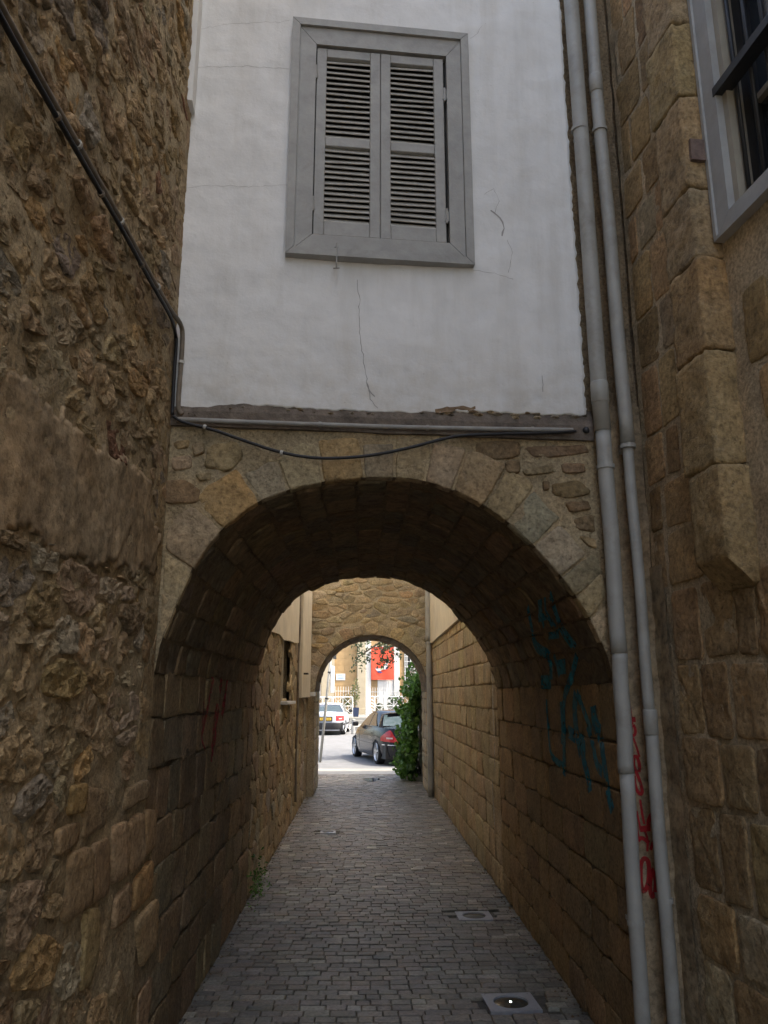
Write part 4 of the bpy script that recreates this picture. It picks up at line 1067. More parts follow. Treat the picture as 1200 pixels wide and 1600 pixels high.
# ---- lamps set in the paving
def ground_light(label, x, y, w, d, rot, glass, z=-.002):
    root = empty('ground_light', (x, y, z)); tag(root, label, 'ground light', 'square lamps set in the paving')
    T = lambda u, v, q: Vector((x + u * math.cos(rot) - v * math.sin(rot), y + u * math.sin(rot) + v * math.cos(rot), z + q))
    n = 32; rr = .38 * min(w, d); m_ = MB(); V = []
    sq = []
    for i in range(n):
        a = 2 * math.pi * i / n; c, s = math.cos(a), math.sin(a); k = 1 / max(abs(c), abs(s)); sq.append((c * k * w / 2, s * k * d / 2))
    ci = [(rr * math.cos(2 * math.pi * i / n), rr * math.sin(2 * math.pi * i / n)) for i in range(n)]
    V = [T(*p, -.03) for p in sq] + [T(*p, .004) for p in sq] + [T(*p, .005) for p in ci] + [T(*p, -.03) for p in ci]
    m_.add(V, [(r * n + i, r * n + (i + 1) % n, (r + 1) * n + (i + 1) % n, (r + 1) * n + i) for r in range(3) for i in range(n)]); m_.build('plate', 'steel', root, False)
    m_ = MB(); rings = [(1.0, .003), (.8, .006), (.5, .009), (.2, .011)]; V = []
    for k, q in rings: V += [T(p[0] * k * .97, p[1] * k * .97, q - .006) for p in ci]
    m_.add(V + [T(0, 0, .0055)], [(r * n + i, r * n + (i + 1) % n, (r + 1) * n + (i + 1) % n, (r + 1) * n + i) for r in range(3) for i in range(n)] + [(3 * n + i, 3 * n + (i + 1) % n, 4 * n) for i in range(n)]); m_.build('lens', glass, root, True)
    for sx in (-1, 1):
        for sy in (-1, 1):
            m_ = MB(); m_.tube([T(sx * w * .43, sy * d * .43, .003), T(sx * w * .43, sy * d * .43, .0065)], .006, 8); m_.build('screw', 'steel', root)
    return root, T
gl = glass_mat('lamp lens', (.045, .055, .055), .06, .9); M['lens'] = gl
M['lens_pale'] = glass_mat('dusty lens', (.13, .13, .115), .25, .6)
r_, T_ = ground_light('nearest square ground light with a bright glint in its lens', .877, 5.01, .30, .27, .06, 'lens')
em, ent, eb = mat('lamp filament'); eb.inputs['Base Color'].default_value = (.9, .95, .9, 1); eb.inputs['Emission Color'].default_value = (.85, 1, .95, 1); eb.inputs['Emission Strength'].default_value = 6; M['led'] = em  # emissive dot imitating the sky's glint in the lens, lamp itself is off
for (u, v, r) in ((-.004, -.006, .007),):
    m_ = MB(); V = [T_(u + r * math.cos(a) * s, v + 1.6 * r * math.sin(a) * s, .0045 + q) for s, q in ((1, 0), (.6, .0035)) for a in [i * math.pi / 4 for i in range(8)]] + [T_(u, v, .0095)]
    m_.add(V, [(i, (i + 1) % 8, 8 + (i + 1) % 8, 8 + i) for i in range(8)] + [(8 + i, 8 + (i + 1) % 8, 16) for i in range(8)]); m_.build('diode', 'led', r_, True)
ground_light('second square ground light with a dull lens, farther up the paving', .915, 6.81, .28, .25, .03, 'lens_pale')
ground_light('small pale square ground light far up near the left wall', -.445, 10.75, .20, .20, .02, 'lens_pale')

# ---- graffiti
def zz(fr, off, pts): return [fr.px(*p, off) for p in pts]
s_red = []
def R_(pts, w): w *= .85; s_red.append((zz(FAC, .0, pts), w))
# red tag between the two pipes, read from the photograph at 533/120 zoom
zp = lambda l: [(940 + x / 4.44, 1060 + y / 4.44) for x, y in l]
R_(zp([(180, 75), (185, 130), (195, 190), (205, 260), (212, 320)]), .022); R_(zp([(215, 285), (240, 285)]), .03)
R_(zp([(215, 320), (205, 390), (230, 400), (240, 360), (225, 320)]), .016); R_(zp([(208, 400), (212, 490)]), .012); R_(zp([(220, 410), (240, 470), (262, 545)]), .013)
R_(zp([(262, 650), (265, 600), (245, 540), (222, 540), (220, 600), (245, 650), (270, 720), (285, 780), (275, 810), (245, 780), (228, 720), (228, 675)]), .020)
R_(zp([(268, 840), (280, 920), (296, 1010)]), .014); R_(zp([(245, 920), (258, 980), (268, 1050)]), .011); R_(zp([(236, 985), (246, 1050), (255, 1110)]), .012)
R_(zp([(265, 1045), (330, 1040)]), .032); R_(zp([(325, 1060), (325, 990), (345, 940), (365, 950)]), .024); R_(zp([(250, 1125), (275, 1100), (330, 1140)]), .022)
R_(zp([(245, 1100), (238, 1190)]), .016); R_(zp([(375, 1080), (355, 1140), (340, 1190)]), .018); R_(zp([(300, 1060), (320, 1120), (318, 1200)]), .014)
R_(zp([(270, 1290), (290, 1245), (325, 1260), (330, 1340), (322, 1430), (290, 1490), (272, 1440), (268, 1340), (275, 1270)]), .026)
R_(zp([(345, 1320), (372, 1370), (375, 1460), (355, 1530), (335, 1480), (335, 1400), (355, 1330)]), .024)
cre = [o for o in house.children if o.name.startswith('corner_render')][0]; of = world_loc(cre)
geoC = ([v.co + of for v in cre.data.vertices], [tuple(p.vertices) for p in cre.data.polygons])
tag(drape('graffiti', s_red, FAC, geoC, 'spray_red', house, .003, .01), 'red spray-painted tag running down between the two pipes')
s_blue = []
def B_(pts, w): w *= 1.6; s_blue.append((zz(TUNR, .01, [(800 + x / 4.32, 920 + y / 4.32) for x, y in pts]), w))
B_([(100, 120), (125, 250), (145, 370), (190, 420), (240, 440), (255, 520), (258, 610)], .05); B_([(190, 630), (255, 630)], .06)
B_([(170, 150), (225, 130)], .10); B_([(215, 150), (260, 230), (310, 300)], .035); B_([(190, 170), (210, 260)], .03); B_([(240, 305), (310, 295)], .045)
B_([(250, 30), (280, 130), (320, 260), (375, 340), (435, 410), (420, 500), (385, 620), (345, 720), (340, 860), (345, 1000), (345, 1150), (345, 1260)], .045)
B_([(275, 440), (300, 520), (315, 590)], .03); B_([(300, 530), (355, 520)], .06)
B_([(225, 745), (235, 900), (245, 1050), (260, 1140), (345, 1200)], .03); B_([(330, 760), (340, 900), (340, 1060)], .07); B_([(425, 700), (415, 800), (420, 900), (435, 1000), (460, 1120)], .06)
B_([(430, 700), (470, 800), (505, 900), (530, 960)], .035); B_([(540, 790), (550, 900), (585, 990)], .07); B_([(595, 1000), (605, 1120), (625, 1250), (640, 1380), (670, 1500)], .05)
B_([(440, 1010), (480, 1040), (470, 1150), (500, 1230), (520, 1370)], .05); B_([(500, 920), (540, 1050), (560, 1180), (600, 1240)], .04); B_([(370, 960), (420, 1000)], .05)
gV = (list(geoR[0]) + list(geoV[0]), list(geoR[1]) + [tuple(i + len(geoR[0]) for i in f) for f in geoV[1]])
tag(drape('graffiti', s_blue, TUNR, gV, 'spray_blue', house, .004, .014, True), 'worn blue scrawl inside the tunnel on the right')
s_m = []
def D_(pts, w): s_m.append((zz(TUNL, .01, pts), w))
D_([(335, 1040), (330, 1080), (322, 1130), (318, 1150)], .07); D_([(350, 1045), (345, 1090), (338, 1140), (332, 1180)], .08); D_([(358, 1050), (352, 1100), (348, 1120)], .06); D_([(340, 1100), (334, 1150), (330, 1190)], .04)
D_([(320, 1095), (318, 1150), (322, 1170)], .03)
tag(drape('graffiti', s_m, TUNL, geoL, 'spray_maroon', house, .003, .02), 'faded maroon paint smear inside the tunnel on the left')

# ================================================================== BEYOND THE FAR ARCH
rg = random.Random(404)
# bluish plaster wall end on the left with its small box
pw = empty('plaster_wall', (LW - .3, 17, 0)); tag(pw, 'bluish white plaster wall end just past the far archway on the left', 'wall', kind='thing')
mb = MB(); mb.box((LW - .9, 15.95, 0), (LW - .045, 18.2, 5.2)); mb.build('wall_body', 'bluewhite', pw)
mb = MB(); mb.box((LW - .92, 15.93, 0), (LW - .03, 18.215, .28)); mb.build('plinth', 'concrete', pw)
mb = MB(); mb.bevel_box((0, 1.62, 0), (.28, 2.02, .06), .008, lambda u, v, w: Vector((LW - .045 + w, 17.75 + u, v))); mb.build('meter_box', 'iron', pw)
mb = MB(); mb.bevel_box((.03, 1.66, .06), (.25, 1.98, .068), .004, lambda u, v, w: Vector((LW - .045 + w, 17.75 + u, v))); mb.build('box_cover', 'bluewhite', pw)
# right hand boundary wall carrying the ivy
bw_ = empty('boundary_wall', (1.5, 17, 0)); tag(bw_, 'low brown stone wall under the ivy just past the far archway', 'wall', kind='thing')
BWF = Frame((1.24, 15.95, 0), (0, 1, 0), (-1, 0, 0))
mb = MB(); mb.box((1.27, 15.95, 0), (1.62, 18.1, 2.2)); mb.build('wall_body', 'mortar', bw_, False, (.22, .18, .12))
lay('wall_block', courses(0, 2.1, 0, 2.15, (.2, .28), (.25, .45), rg), Frame((1.27, 15.97, 0), (0, 1, 0), (-1, 0, 0)).P, bw_, 'ashlar', rg, P2, h=(.005, .02), rough=.01, gap=.008, n=16, back=.04)
mb = MB(); mb.box((.92, 16.75, -.02), (1.27, 18.0, .10)); mb.build('kerb_step', 'concrete', bw_)

def leaf_cloud(mb, pts, size, rng, up=.3, fold=.25, shape='ivy'):
    for p in pts:
        s = rng.uniform(*size); n = Vector((rng.gauss(0, 1), rng.gauss(-.3, 1), rng.gauss(up, .8))).normalized()
        a = n.orthogonal().normalized(); a = Matrix.Rotation(rng.uniform(0, 6.28), 3, n) @ a; b = n.cross(a)
        if shape == 'ivy':
            o = [(0, -.5), (.48, -.22), (.36, .12), (.12, .22), (0, .6), (-.12, .22), (-.36, .12), (-.48, -.22)]
        else:
            o = [(0, -.6), (.2, -.2), (.22, .15), (0, .62), (-.22, .15), (-.2, -.2)]
        V = [p + (a * x + b * y + n * (abs(x) * fold)) * s for x, y in o] + [p]
        mb.add(V, [(i, (i + 1) % len(o), len(o)) for i in range(len(o))])
M['ivy'] = leaf_mat('ivy leaf', (.05, .125, .02), (.16, .31, .06))
M['citrus'] = leaf_mat('tree leaf', (.025, .05, .018), (.07, .10, .04))
M['bright_leaf'] = leaf_mat('young leaf', (.12, .24, .03), (.16, .30, .05))  # brighter green for some of the ivy leaves
M['bark'] = plain_mat('bark', (.10, .08, .06), .9, .3, 20, .01, 30)
iv = empty('ivy_bush', (1.0, 17.35, 0)); tag(iv, 'dark green ivy bush climbing beside the parked dark sedan', 'bush')
pts = []
while len(pts) < 3000:
    z = rg.uniform(.02, 2.25); y = rg.uniform(16.6, 18.0)
    wmax = .38 * min(1, .8 + .9 * z) * max(.12, 1 - (z / 2.35) ** 2.2) * (1 + .75 * noise.noise(Vector((y * 2.2, z * 3.2, 1))))
    d = wmax * rg.uniform(.25, 1) ** .6
    if noise.noise(Vector((y * 5, z * 5, d * 6))) < -.34: continue
    pts.append(Vector((1.28 - d, y, z)))
for (cx_, cz_, r_s, n_) in ((.86, 1.45, .13, 60), (.80, .95, .10, 40), (.78, .30, .12, 60), (1.02, 2.12, .12, 45), (.92, 1.85, .10, 40), (.83, .62, .12, 50), (1.1, 2.4, .08, 16)):
    pts += [Vector((cx_ + rg.gauss(0, r_s * .6), 17.0 + rg.gauss(0, .25), max(.03, cz_ + rg.gauss(0, r_s * .6)))) for _ in range(n_)]
mb = MB(); leaf_cloud(mb, pts, (.055, .135), rg, .3); mb.build('foliage', 'ivy', iv, False)
mb = MB(); leaf_cloud(mb, [Vector((.80 + rg.gauss(0, .05), 17.2 + rg.gauss(0, .12), 1.62 + rg.gauss(0, .09))) for _ in range(18)] + [Vector((.74 + rg.gauss(0, .03), 17.0, .72 + rg.gauss(0, .06))) for _ in range(8)] + [Vector((1.26 - rg.uniform(.2, .42), rg.uniform(16.7, 17.6), rg.uniform(.3, 1.8))) for _ in range(60)], (.06, .11), rg, .4); mb.build('young_leaves', 'bright_leaf', iv, False)
for k in range(7):
    y0 = rg.uniform(16.8, 17.9); P_ = [Vector((1.24 - .05 * i + rg.gauss(0, .03), y0 + rg.gauss(0, .05) + .03 * i, .02 + .3 * i)) for i in range(6)]
    m_ = MB(); m_.tube(smooth_line(P_, 1), [.014 - .0008 * i for i in range(len(smooth_line(P_, 1)))], 6); m_.build('stem', 'bark', iv, True)

# leaning sign pole
sp = empty('sign_pole', (-1.13, 21.5, 0)); tag(sp, 'leaning thin grey pole with street signs past the plaster wall', 'sign pole')
pb0, pt0 = Vector((-1.13, 21.5, -.01)), Vector((-.86, 21.5, 3.0))
m_ = MB(); m_.tube([pb0, pb0.lerp(pt0, .5), pt0], .036, 12); m_.build('pole', 'pipe', sp, True)
def along(t): return pb0.lerp(pt0, t)
for (t0, h_, w_, o_, mt, rz) in ((.72, .72, .36, .03, 'bluewhite', 1.28), (.95, .30, .30, .03, 'iron', 1.3)):
    c = along(t0); m_ = MB(); T = lambda u, v, w, c=c: Vector((c.x + .05 + u * math.cos(rz) * .9, c.y - .03 + u * math.sin(rz), c.z + v + w * 0)) + Vector((math.sin(rz), -math.cos(rz), 0)) * w
    m_.bevel_box((0, -h_ / 2, 0), (w_, h_ / 2, .012), .003, T); m_.build('sign_plate', mt, sp)
for t in (.55, .78, .93):
    c = along(t); m_ = MB(); m_.tube([c - Vector((0, 0, .02)), c + Vector((0, 0, .02))], .048, 10); m_.build('clamp', 'iron', sp, True)

# ------------------------------------------------------------------ cars
M['tyre'] = plain_mat('tyre rubber', (.018, .018, .018), .85, .2, 40)
M['rim'] = plain_mat('alloy rim', (.62, .63, .65), .3, .05, 20, metal=.85)
M['car_glass'] = glass_mat('car glass', (.05, .075, .085), .04, 1.0)
M['tail'] = carpaint('tail lamp red', (.42, .012, .016), 0, .2)
M['tail_clear'] = carpaint('tail lamp clear', (.6, .45, .42), 0, .2)
M['trim'] = plain_mat('black trim', (.02, .02, .022), .6, .2, 30)
M['chrome_trim'] = plain_mat('chrome strip', (.7, .7, .72), .15, .03, 20, metal=1)
M['plate'] = plain_mat('yellow number plate', (.78, .50, .06), .5, .04, 20)
def sedan(name, label, loc, rz, paint, Lc=4.5, Wc=1.73, Hc=1.42, group=None, dark_lower=False, alloy=True, scale=1.0, plate=True, arch_r=.335):
    root = empty(name, loc); root.rotation_euler = (0, 0, rz); root.scale = (scale,) * 3; tag(root, label, 'car', group)
    hL, hW = Lc / 2, Wc / 2; yF, yR = hL - .82, -hL + 1.0          # axles
    def outline(s):   # s in 0..1 round the plan, 0 = rear centre, going left side first (x<0)
        a = -math.pi / 2 - s * 2 * math.pi; c, q = math.cos(a), math.sin(a)
        n_ = 4.2
        x = hW * math.copysign(abs(c) ** (2 / n_), c); y = hL * math.copysign(abs(q) ** (2 / n_), q)
        if y > 0: x *= 1 - .06 * (y / hL) ** 2
        return x, y
    def shoulder(y):
        ks = [(-hL, .90), (-hL + .12, .955), (-hL + .9, .965), (-.2, .945), (.9, .92), (1.35, .86), (hL - .2, .70), (hL, .62)]
        return float(np.interp(y, [k[0] for k in ks], [k[1] for k in ks]))
    def bottom(y, x):
        z = .20
        if abs(x) > hW * .6:
            for yc in (yF, yR):
                d = abs(y - yc)
                if d < arch_r: z = max(z, .31 + math.sqrt(arch_r ** 2 - d * d))
        return z
    def band(s, t):
        """t 0 bottom .. 1 shoulder on the body side"""
        x, y = outline(s); z0, z1 = bottom(y, x), shoulder(y); z = z0 + (z1 - z0) * t
        zz_ = (z - .2) / (z1 - .2)
        k = float(np.interp(zz_, [0, .18, .45, .72, .9, 1], [.945, .985, 1.0, .985, .955, .92]))
        ke = float(np.interp(zz_, [0, .2, .4, .8, 1], [.965, .995, 1.0, .985, .965]))
        return Vector((x * k, y * ke, z))
    def pw_(m_, nm, mt, smooth=True):
        o = mesh_obj(nm, m_.v, m_.f, mt, None, smooth, None, Vector()); o.parent = root; return o
    nS, nT = 160, 12
    ss = []
    ss = [i / nS for i in range(nS)]
    m_ = MB(); V = [band(s, t / nT) for s in ss for t in range(nT + 1)]
    m_.add(V, [(i * (nT + 1) + t, i * (nT + 1) + t + 1, ((i + 1) % nS) * (nT + 1) + t + 1, ((i + 1) % nS) * (nT + 1) + t) for i in range(nS) for t in range(nT)])
    # deck (bonnet, boot lid) across the shoulder line
    half = nS // 2; D = []; nx = 10
    for i in range(half + 1):
        a = band(ss[i % nS], 1); b = band(ss[(nS - i) % nS], 1)
        for j in range(nx + 1):
            p = a.lerp(b, j / nx); p.z += .045 * (1 - (2 * j / nx - 1) ** 2) * min(1, abs(a.x) / hW * 1.3); D.append(p)
    m_.add(D, [(i * (nx + 1) + j, i * (nx + 1) + j + 1, (i + 1) * (nx + 1) + j + 1, (i + 1) * (nx + 1) + j) for i in range(half) for j in range(nx)])
    pw_(m_, 'body', paint)
    # dark underside and wheel wells
    m_ = MB(); m_.box((-hW + .1, -hL + .25, .17), (hW - .1, hL - .25, .55)); pw_(m_, 'underbody', 'trim', False)
    # cabin
    yb0, yb1, yr0, yr1 = -hL + .86, 1.18, -.92, .30                # base rear, base front, roof rear, roof front
    def belt(y): return shoulder(y) + .01
    wb, wr = hW * .90, hW * .665
    def cab(y_t, q):   # y_t 0..1 rear->front, q 0 base..1 roof
        yb = yb0 + (yb1 - yb0) * y_t; yr = yr0 + (yr1 - yr0) * y_t
        z0 = belt(yb); zr = Hc - .02 - .07 * (2 * y_t - 1.05) ** 2
        y = yb + (yr - yb) * q; z = z0 + (zr - z0) * q; x = wb + (wr - wb) * q ** 1.15
        return x, y, z
    m_ = MB(); nq, ny_ = 8, 16; V = []
    for i in range(ny_ + 1):
        row = [cab(i / ny_, q / nq) for q in range(nq + 1)]
        e = 1 - .05 * abs(2 * i / ny_ - 1) ** 3
        prof = [(-x * e, y, z) for x, y, z in row] + [(-row[-1][0] * .6 * e, row[-1][1], row[-1][2] + .022), (0, row[-1][1], row[-1][2] + .03), (row[-1][0] * .6 * e, row[-1][1], row[-1][2] + .022)] + [(x * e, y, z) for x, y, z in row[::-1]]
        V += prof
    w_ = len(prof)
    f = [(i * w_ + j, i * w_ + j + 1, (i + 1) * w_ + j + 1, (i + 1) * w_ + j) for i in range(ny_) for j in range(w_ - 1)] + [tuple(range(w_)), tuple(ny_ * w_ + j for j in range(w_))]
    m_.add(V, f); pw_(m_, 'cabin', paint)
    def glass_patch(nm, grid, out=.006):
        g = [[Vector(p) for p in r] for r in grid]; n_ = (g[0][-1] - g[0][0]).cross(g[-1][0] - g[0][0]).normalized()
        ctr = sum((p for r in g for p in r), Vector()) / sum(len(r) for r in g)
        if n_.dot(ctr - Vector((0, -.1, .9))) < 0: n_ = -n_
        m_ = MB(); c_ = len(g[0]); m_.add([p + n_ * out for r in g for p in r], [(i * c_ + j, i * c_ + j + 1, (i + 1) * c_ + j + 1, (i + 1) * c_ + j) for i in range(len(g) - 1) for j in range(c_ - 1)]); return pw_(m_, nm, 'car_glass')
    for sx in (-1, 1):
        for (t0, t1, t2, t3) in ((.10, .42, .30, .46), (.46, .88, .50, .86)):   # base t0-t1, roof t2-t3
            grid = [[(sx * (cab(t0 + (t2 - t0) * q + ((t1 - t0) + ((t3 - t2) - (t1 - t0)) * q) * i / 8, .07 + .80 * q)[0]), *cab(t0 + (t2 - t0) * q + ((t1 - t0) + ((t3 - t2) - (t1 - t0)) * q) * i / 8, .07 + .80 * q)[1:]) for i in range(9)] for q in [k / 6 for k in range(7)]]
            glass_patch('side_window', grid)
    for t, nm in ((0, 'rear_window'), (1, 'windscreen')):
        grid = []
        for q in [k / 6 for k in range(7)]:
            x, y, z = cab(t, .06 + .84 * q); e = .87
            grid.append([(x * e * k, y, z) for k in np.linspace(-1, 1, 9)])
        glass_patch(nm, grid, .012)
    # patches that follow the body skin
    def skin(nm, s0, s1, zlo, zhi, mt, out=.006, n_=14, k_=5):
        m_ = MB(); V = []
        for i in range(n_ + 1):
            s = s0 + (s1 - s0) * i / n_; x, y = outline(s % 1); zb, zt = bottom(y, x), shoulder(y)
            u = i / n_; lo = zlo(u) if callable(zlo) else zlo; hi = zhi(u) if callable(zhi) else zhi
            for j in range(k_ + 1):
                z = lo + (hi - lo) * j / k_; p = band(s % 1, min(1, max(0, (z - zb) / (zt - zb)))); nrm = Vector((p.x / hW ** 2 * .6, p.y / hL ** 2 * 1.5, 0)).normalized(); V.append(p + nrm * out)
        m_.add(V, [(i * (k_ + 1) + j, i * (k_ + 1) + j + 1, (i + 1) * (k_ + 1) + j + 1, (i + 1) * (k_ + 1) + j) for i in range(n_) for j in range(k_)]); return pw_(m_, nm, mt)
    for sg in (1, -1):
        f_ = lambda a, b: (sg * a, sg * b)
        a, b = f_(.045, .165); skin('tail_lamp', a, b, (lambda u: .60 + .03 * u) if not dark_lower else .62, (lambda u: .64 + .27 * min(1, u * 2.6) - .20 * max(0, u - .55) * 2) if not dark_lower else .84, 'tail', .012)
        a, b = f_(.075, .120); skin('lamp_lens', a, b, .69, .73, 'tail_clear', .016)
        a, b = f_(.39, .43); skin('headlamp', a, b, .50, .62, 'chrome_trim', .01)
    skin('rear_bumper', -.135, .135, .24, .52, 'trim' if dark_lower else paint, .028 if not dark_lower else .03, 30)
    skin('bumper_strip', -.15, .15, .525, .55, 'chrome_trim' if not dark_lower else 'trim', .034, 30, 2)
    if dark_lower:
        for sg in (1, -1): skin('side_cladding', sg * .135, sg * .38, .42, .50, 'trim', .01, 40, 2)
    else:
        for sg in (1, -1): skin('side_moulding', sg * .17, sg * .34, .50, .525, paint, .012, 40, 2)
    for sg in (1, -1):   # door seams and handles
        for s in (.222, .262, .318): skin('door_seam', sg * s, sg * (s + .0012), .30, .90, 'trim', .003, 1, 6)
        for s in (.232, .278): skin('door_handle', sg * s, sg * (s + .010), .79, .815, paint, .026, 4, 2)
        # mirror
        m_ = MB(); m_.box((sg * (hW - .02), .78, .93), (sg * (hW + .16), .90, 1.06)); o = pw_(m_, 'mirror', 'trim', False)
        bv = o.modifiers.new('b', 'BEVEL'); bv.width = .04; bv.segments = 3
    # plate
    if plate:
        yb = band(0, .6).y - .02
        m_ = MB(); m_.box((-.30, yb - .012, .60), (.30, yb + .05, .80)); pw_(m_, 'plate_recess', 'trim', False)
        pl_ = MB(); pl_.box((-.25, yb - .022, .645), (.25, yb - .010, .755)); pl_ = pw_(pl_, 'number_plate', 'plate', False)
        m_ = MB()
        for k, x in enumerate((-.19, -.12, -.05, .045, .115, .185)):
            m_.box((x - .02, yb - .025, .675), (x + .02, yb - .0225, .69)); m_.box((x - .02, yb - .025, .71), (x + .02, yb - .0225, .725)); m_.box((x - (.02 if k % 2 else -.008), yb - .0254, .675), (x - (.008 if k % 2 else -.02), yb - .0226, .725))
        o = mesh_obj('plate_marks', m_.v, m_.f, 'trim', None, False, None, Vector()); o.parent = pl_; o['kind'] = 'stuff'
    # wheels
    for sx in (-1, 1):
        for yc in (yF, yR):
            R0 = .315; xo = hW - .025; T = lambda x, a, r: Vector((sx * x, yc + r * math.cos(a), .315 + r * math.sin(a)))
            n_ = 36; prof = [(xo - .2, R0 * .7), (xo - .2, R0 * .97), (xo - .17, R0), (xo - .03, R0), (xo, R0 * .965), (xo + .004, R0 * .85), (xo - .006, R0 * .76)]
            m_ = MB(); V = [T(x, 2 * math.pi * i / n_, r) for i in range(n_) for x, r in prof]; k_ = len(prof)
            m_.add(V, [(i * k_ + j, i * k_ + j + 1, ((i + 1) % n_) * k_ + j + 1, ((i + 1) % n_) * k_ + j) for i in range(n_) for j in range(k_ - 1)])
            wh = pw_(m_, 'wheel', 'tyre')
            m_ = MB(); rim = [(xo - .008, R0 * .77), (xo + .002, R0 * .74), (xo - .05, R0 * .68), (xo - .06, R0 * .66)]; V = [T(x, 2 * math.pi * i / n_, r) for i in range(n_) for x, r in rim]; k_ = 4
            m_.add(V, [(i * k_ + j, i * k_ + j + 1, ((i + 1) % n_) * k_ + j + 1, ((i + 1) % n_) * k_ + j) for i in range(n_) for j in range(k_ - 1)])
            for s in range(5):   # spokes
                a = 2 * math.pi * s / 5 + .3; wa = .20 if alloy else .5
                V = [T(xo - .012, a - wa * .9, R0 * .17), T(xo - .012, a + wa * .9, R0 * .17), T(xo - .022, a + wa * .8, R0 * .70), T(xo - .022, a - wa * .8, R0 * .70)] + [T(xo - .05, a - wa * .9, R0 * .17), T(xo - .05, a + wa * .9, R0 * .17), T(xo - .06, a + wa * .8, R0 * .70), T(xo - .06, a - wa * .8, R0 * .70)]
                m_.add(V, [(0, 1, 2, 3), (1, 5, 6, 2), (3, 2, 6, 7), (0, 3, 7, 4), (4, 5, 1, 0)])
            V = [T(xo - .008, 2 * math.pi * i / 12, R0 * .2) for i in range(12)] + [T(xo, 0, 0)]; m_.add(V, [(i, (i + 1) % 12, 12) for i in range(12)])
            rr = pw_(m_, 'rim', 'rim', False); rr.parent = wh
            m_ = MB(); V = [T(xo - .062, 2 * math.pi * i / n_, R0 * .74) for i in range(n_)] + [T(xo - .062, 0, 0)]; m_.add(V, [(i, (i + 1) % n_, n_) for i in range(n_)]); bk = pw_(m_, 'brake_disc', 'trim', False); bk.parent = wh
    return root
M['paint_dark'] = carpaint('dark grey car paint', (.009, .010, .015), .0, .22, coat=.25, spec=.18)
M['paint_silver'] = carpaint('pale silver car paint', (.52, .55, .62), .25, .35)
sedan('parked_car', 'dark grey sedan parked right outside the far archway beside the ivy', (.84, 22.28, -.01), R(13.5), 'paint_dark', Lc=4.5, Wc=1.72, Hc=1.41, scale=.95)
sedan('parked_car', 'pale silver sedan with black bumper and yellow plate across the street', (-1.53, 37.4, -.01), R(-3), 'paint_silver', Lc=4.3, Wc=1.68, Hc=1.38, dark_lower=True, alloy=False)
# bollard
bo = empty('bollard', (-.43, 36.6, 0)); tag(bo, 'short grey bollard standing between the two cars', 'bollard')
m_ = MB(); m_.tube([(-.43, 36.6, -.02), (-.43, 36.6, .02), (-.43, 36.6, .022), (-.43, 36.6, .60)], [.11, .11, .085, .085], 16); m_.build('post', plain_mat('grey bollard', (.16, .165, .17), .6), bo, True)
m_ = MB(); m_.tube([(-.43, 36.6, .60), (-.43, 36.6, .63), (-.43, 36.6, .655)], [.09, .085, .03], 16); m_.build('cap', 'pipe', bo, True)

# ------------------------------------------------------------------ pavement, fence and the ochre building
mb = MB(); mb.box((-60, 40.6, -.05), (60, 70, .14)); tag(mb.build('pavement', 'concrete'), kind='structure')
mb = MB(); mb.box((-60, 40.45, -.05), (60, 40.6, .15)); tag(mb.build('kerb', 'concrete'), kind='structure')
mb = MB(); mb.box((-12, 44.6, .14), (14, 45.0, .32)); mb.box((-12, 45.0, .14), (14, 70, .48)); tag(mb.build('terrace', 'concrete'), kind='structure')
OF = Frame((0, 52, 0), (math.cos(R(-9)), math.sin(R(-9)), 0), (math.sin(R(-9)), -math.cos(R(-9)), 0))
OF = Frame((0, 52, 0), (1, .10, 0), (.10, -1, 0))
ob = empty('ochre_building', (0, 52, .48)); tag(ob, 'sunlit ochre stone building with pale pilasters across the street', 'building')
M['ochre'] = plain_mat('ochre stone', (.42, .28, .14), .9, .14, 2.5, .006, 20, dirt=(.36, .25, .14), dirt_amt=.5, dirt_scale=1.5)
M['cream'] = plain_mat('cream stone', (.44, .375, .27), .9, .08, 3, .003, 30)
mb = MB(); mb.box((-14, .4, -6), (16, 11, -.12), OF.P); mb.build('wall_body', 'ochre', ob)
oc = [p for p in courses(-1.86, -.42, .48, 7, (.42, .5), (.6, 1.1), rg, skew=.004)]
oc += courses(2.46, 2.75, .48, 7, (.42, .5), (.3, .5), rg, skew=.003) + courses(.55, .98, .48, 2.7, (.42, .5), (.4, .6), rg, skew=.003)
for p in oc:
    q = shrink(p, .008)
    if len(q) >= 3: m_ = MB(); m_.prism(q, -.12, -.10 + rg.uniform(-.004, .004), OF.P); m_.build('stone_block', 'ochre', ob)
for (u0, u1, w1, mt) in ((-2.75, -1.9, .10, 'cream'), (-.40, .14, .22, 'cream'), (.16, .53, .06, 'white_paint'), (2.06, 2.44, .06, 'white_paint')):
    m_ = MB(); m_.bevel_box((u0, .48, -.14), (u1, 8.5, w1), .02, OF.P); m_.build('pilaster', mt, ob)
    m_ = MB(); m_.bevel_box((u0 - .04, .48, -.14), (u1 + .04, .85, w1 + .05), .02, OF.P); m_.build('pilaster_base', mt, ob)
m_ = MB(); m_.bevel_box((.99, .48, -.13), (2.04, 4.6, -.02), .01, OF.P); dr = m_.build('door', 'white_paint', ob)
for k in range(3):
    m_ = MB(); m_.bevel_box((1.05 + .33 * k, .7, -.02), (1.33 + .33 * k, 2.6, .0), .01, OF.P); m_.build('door_panel', 'white_paint', dr)
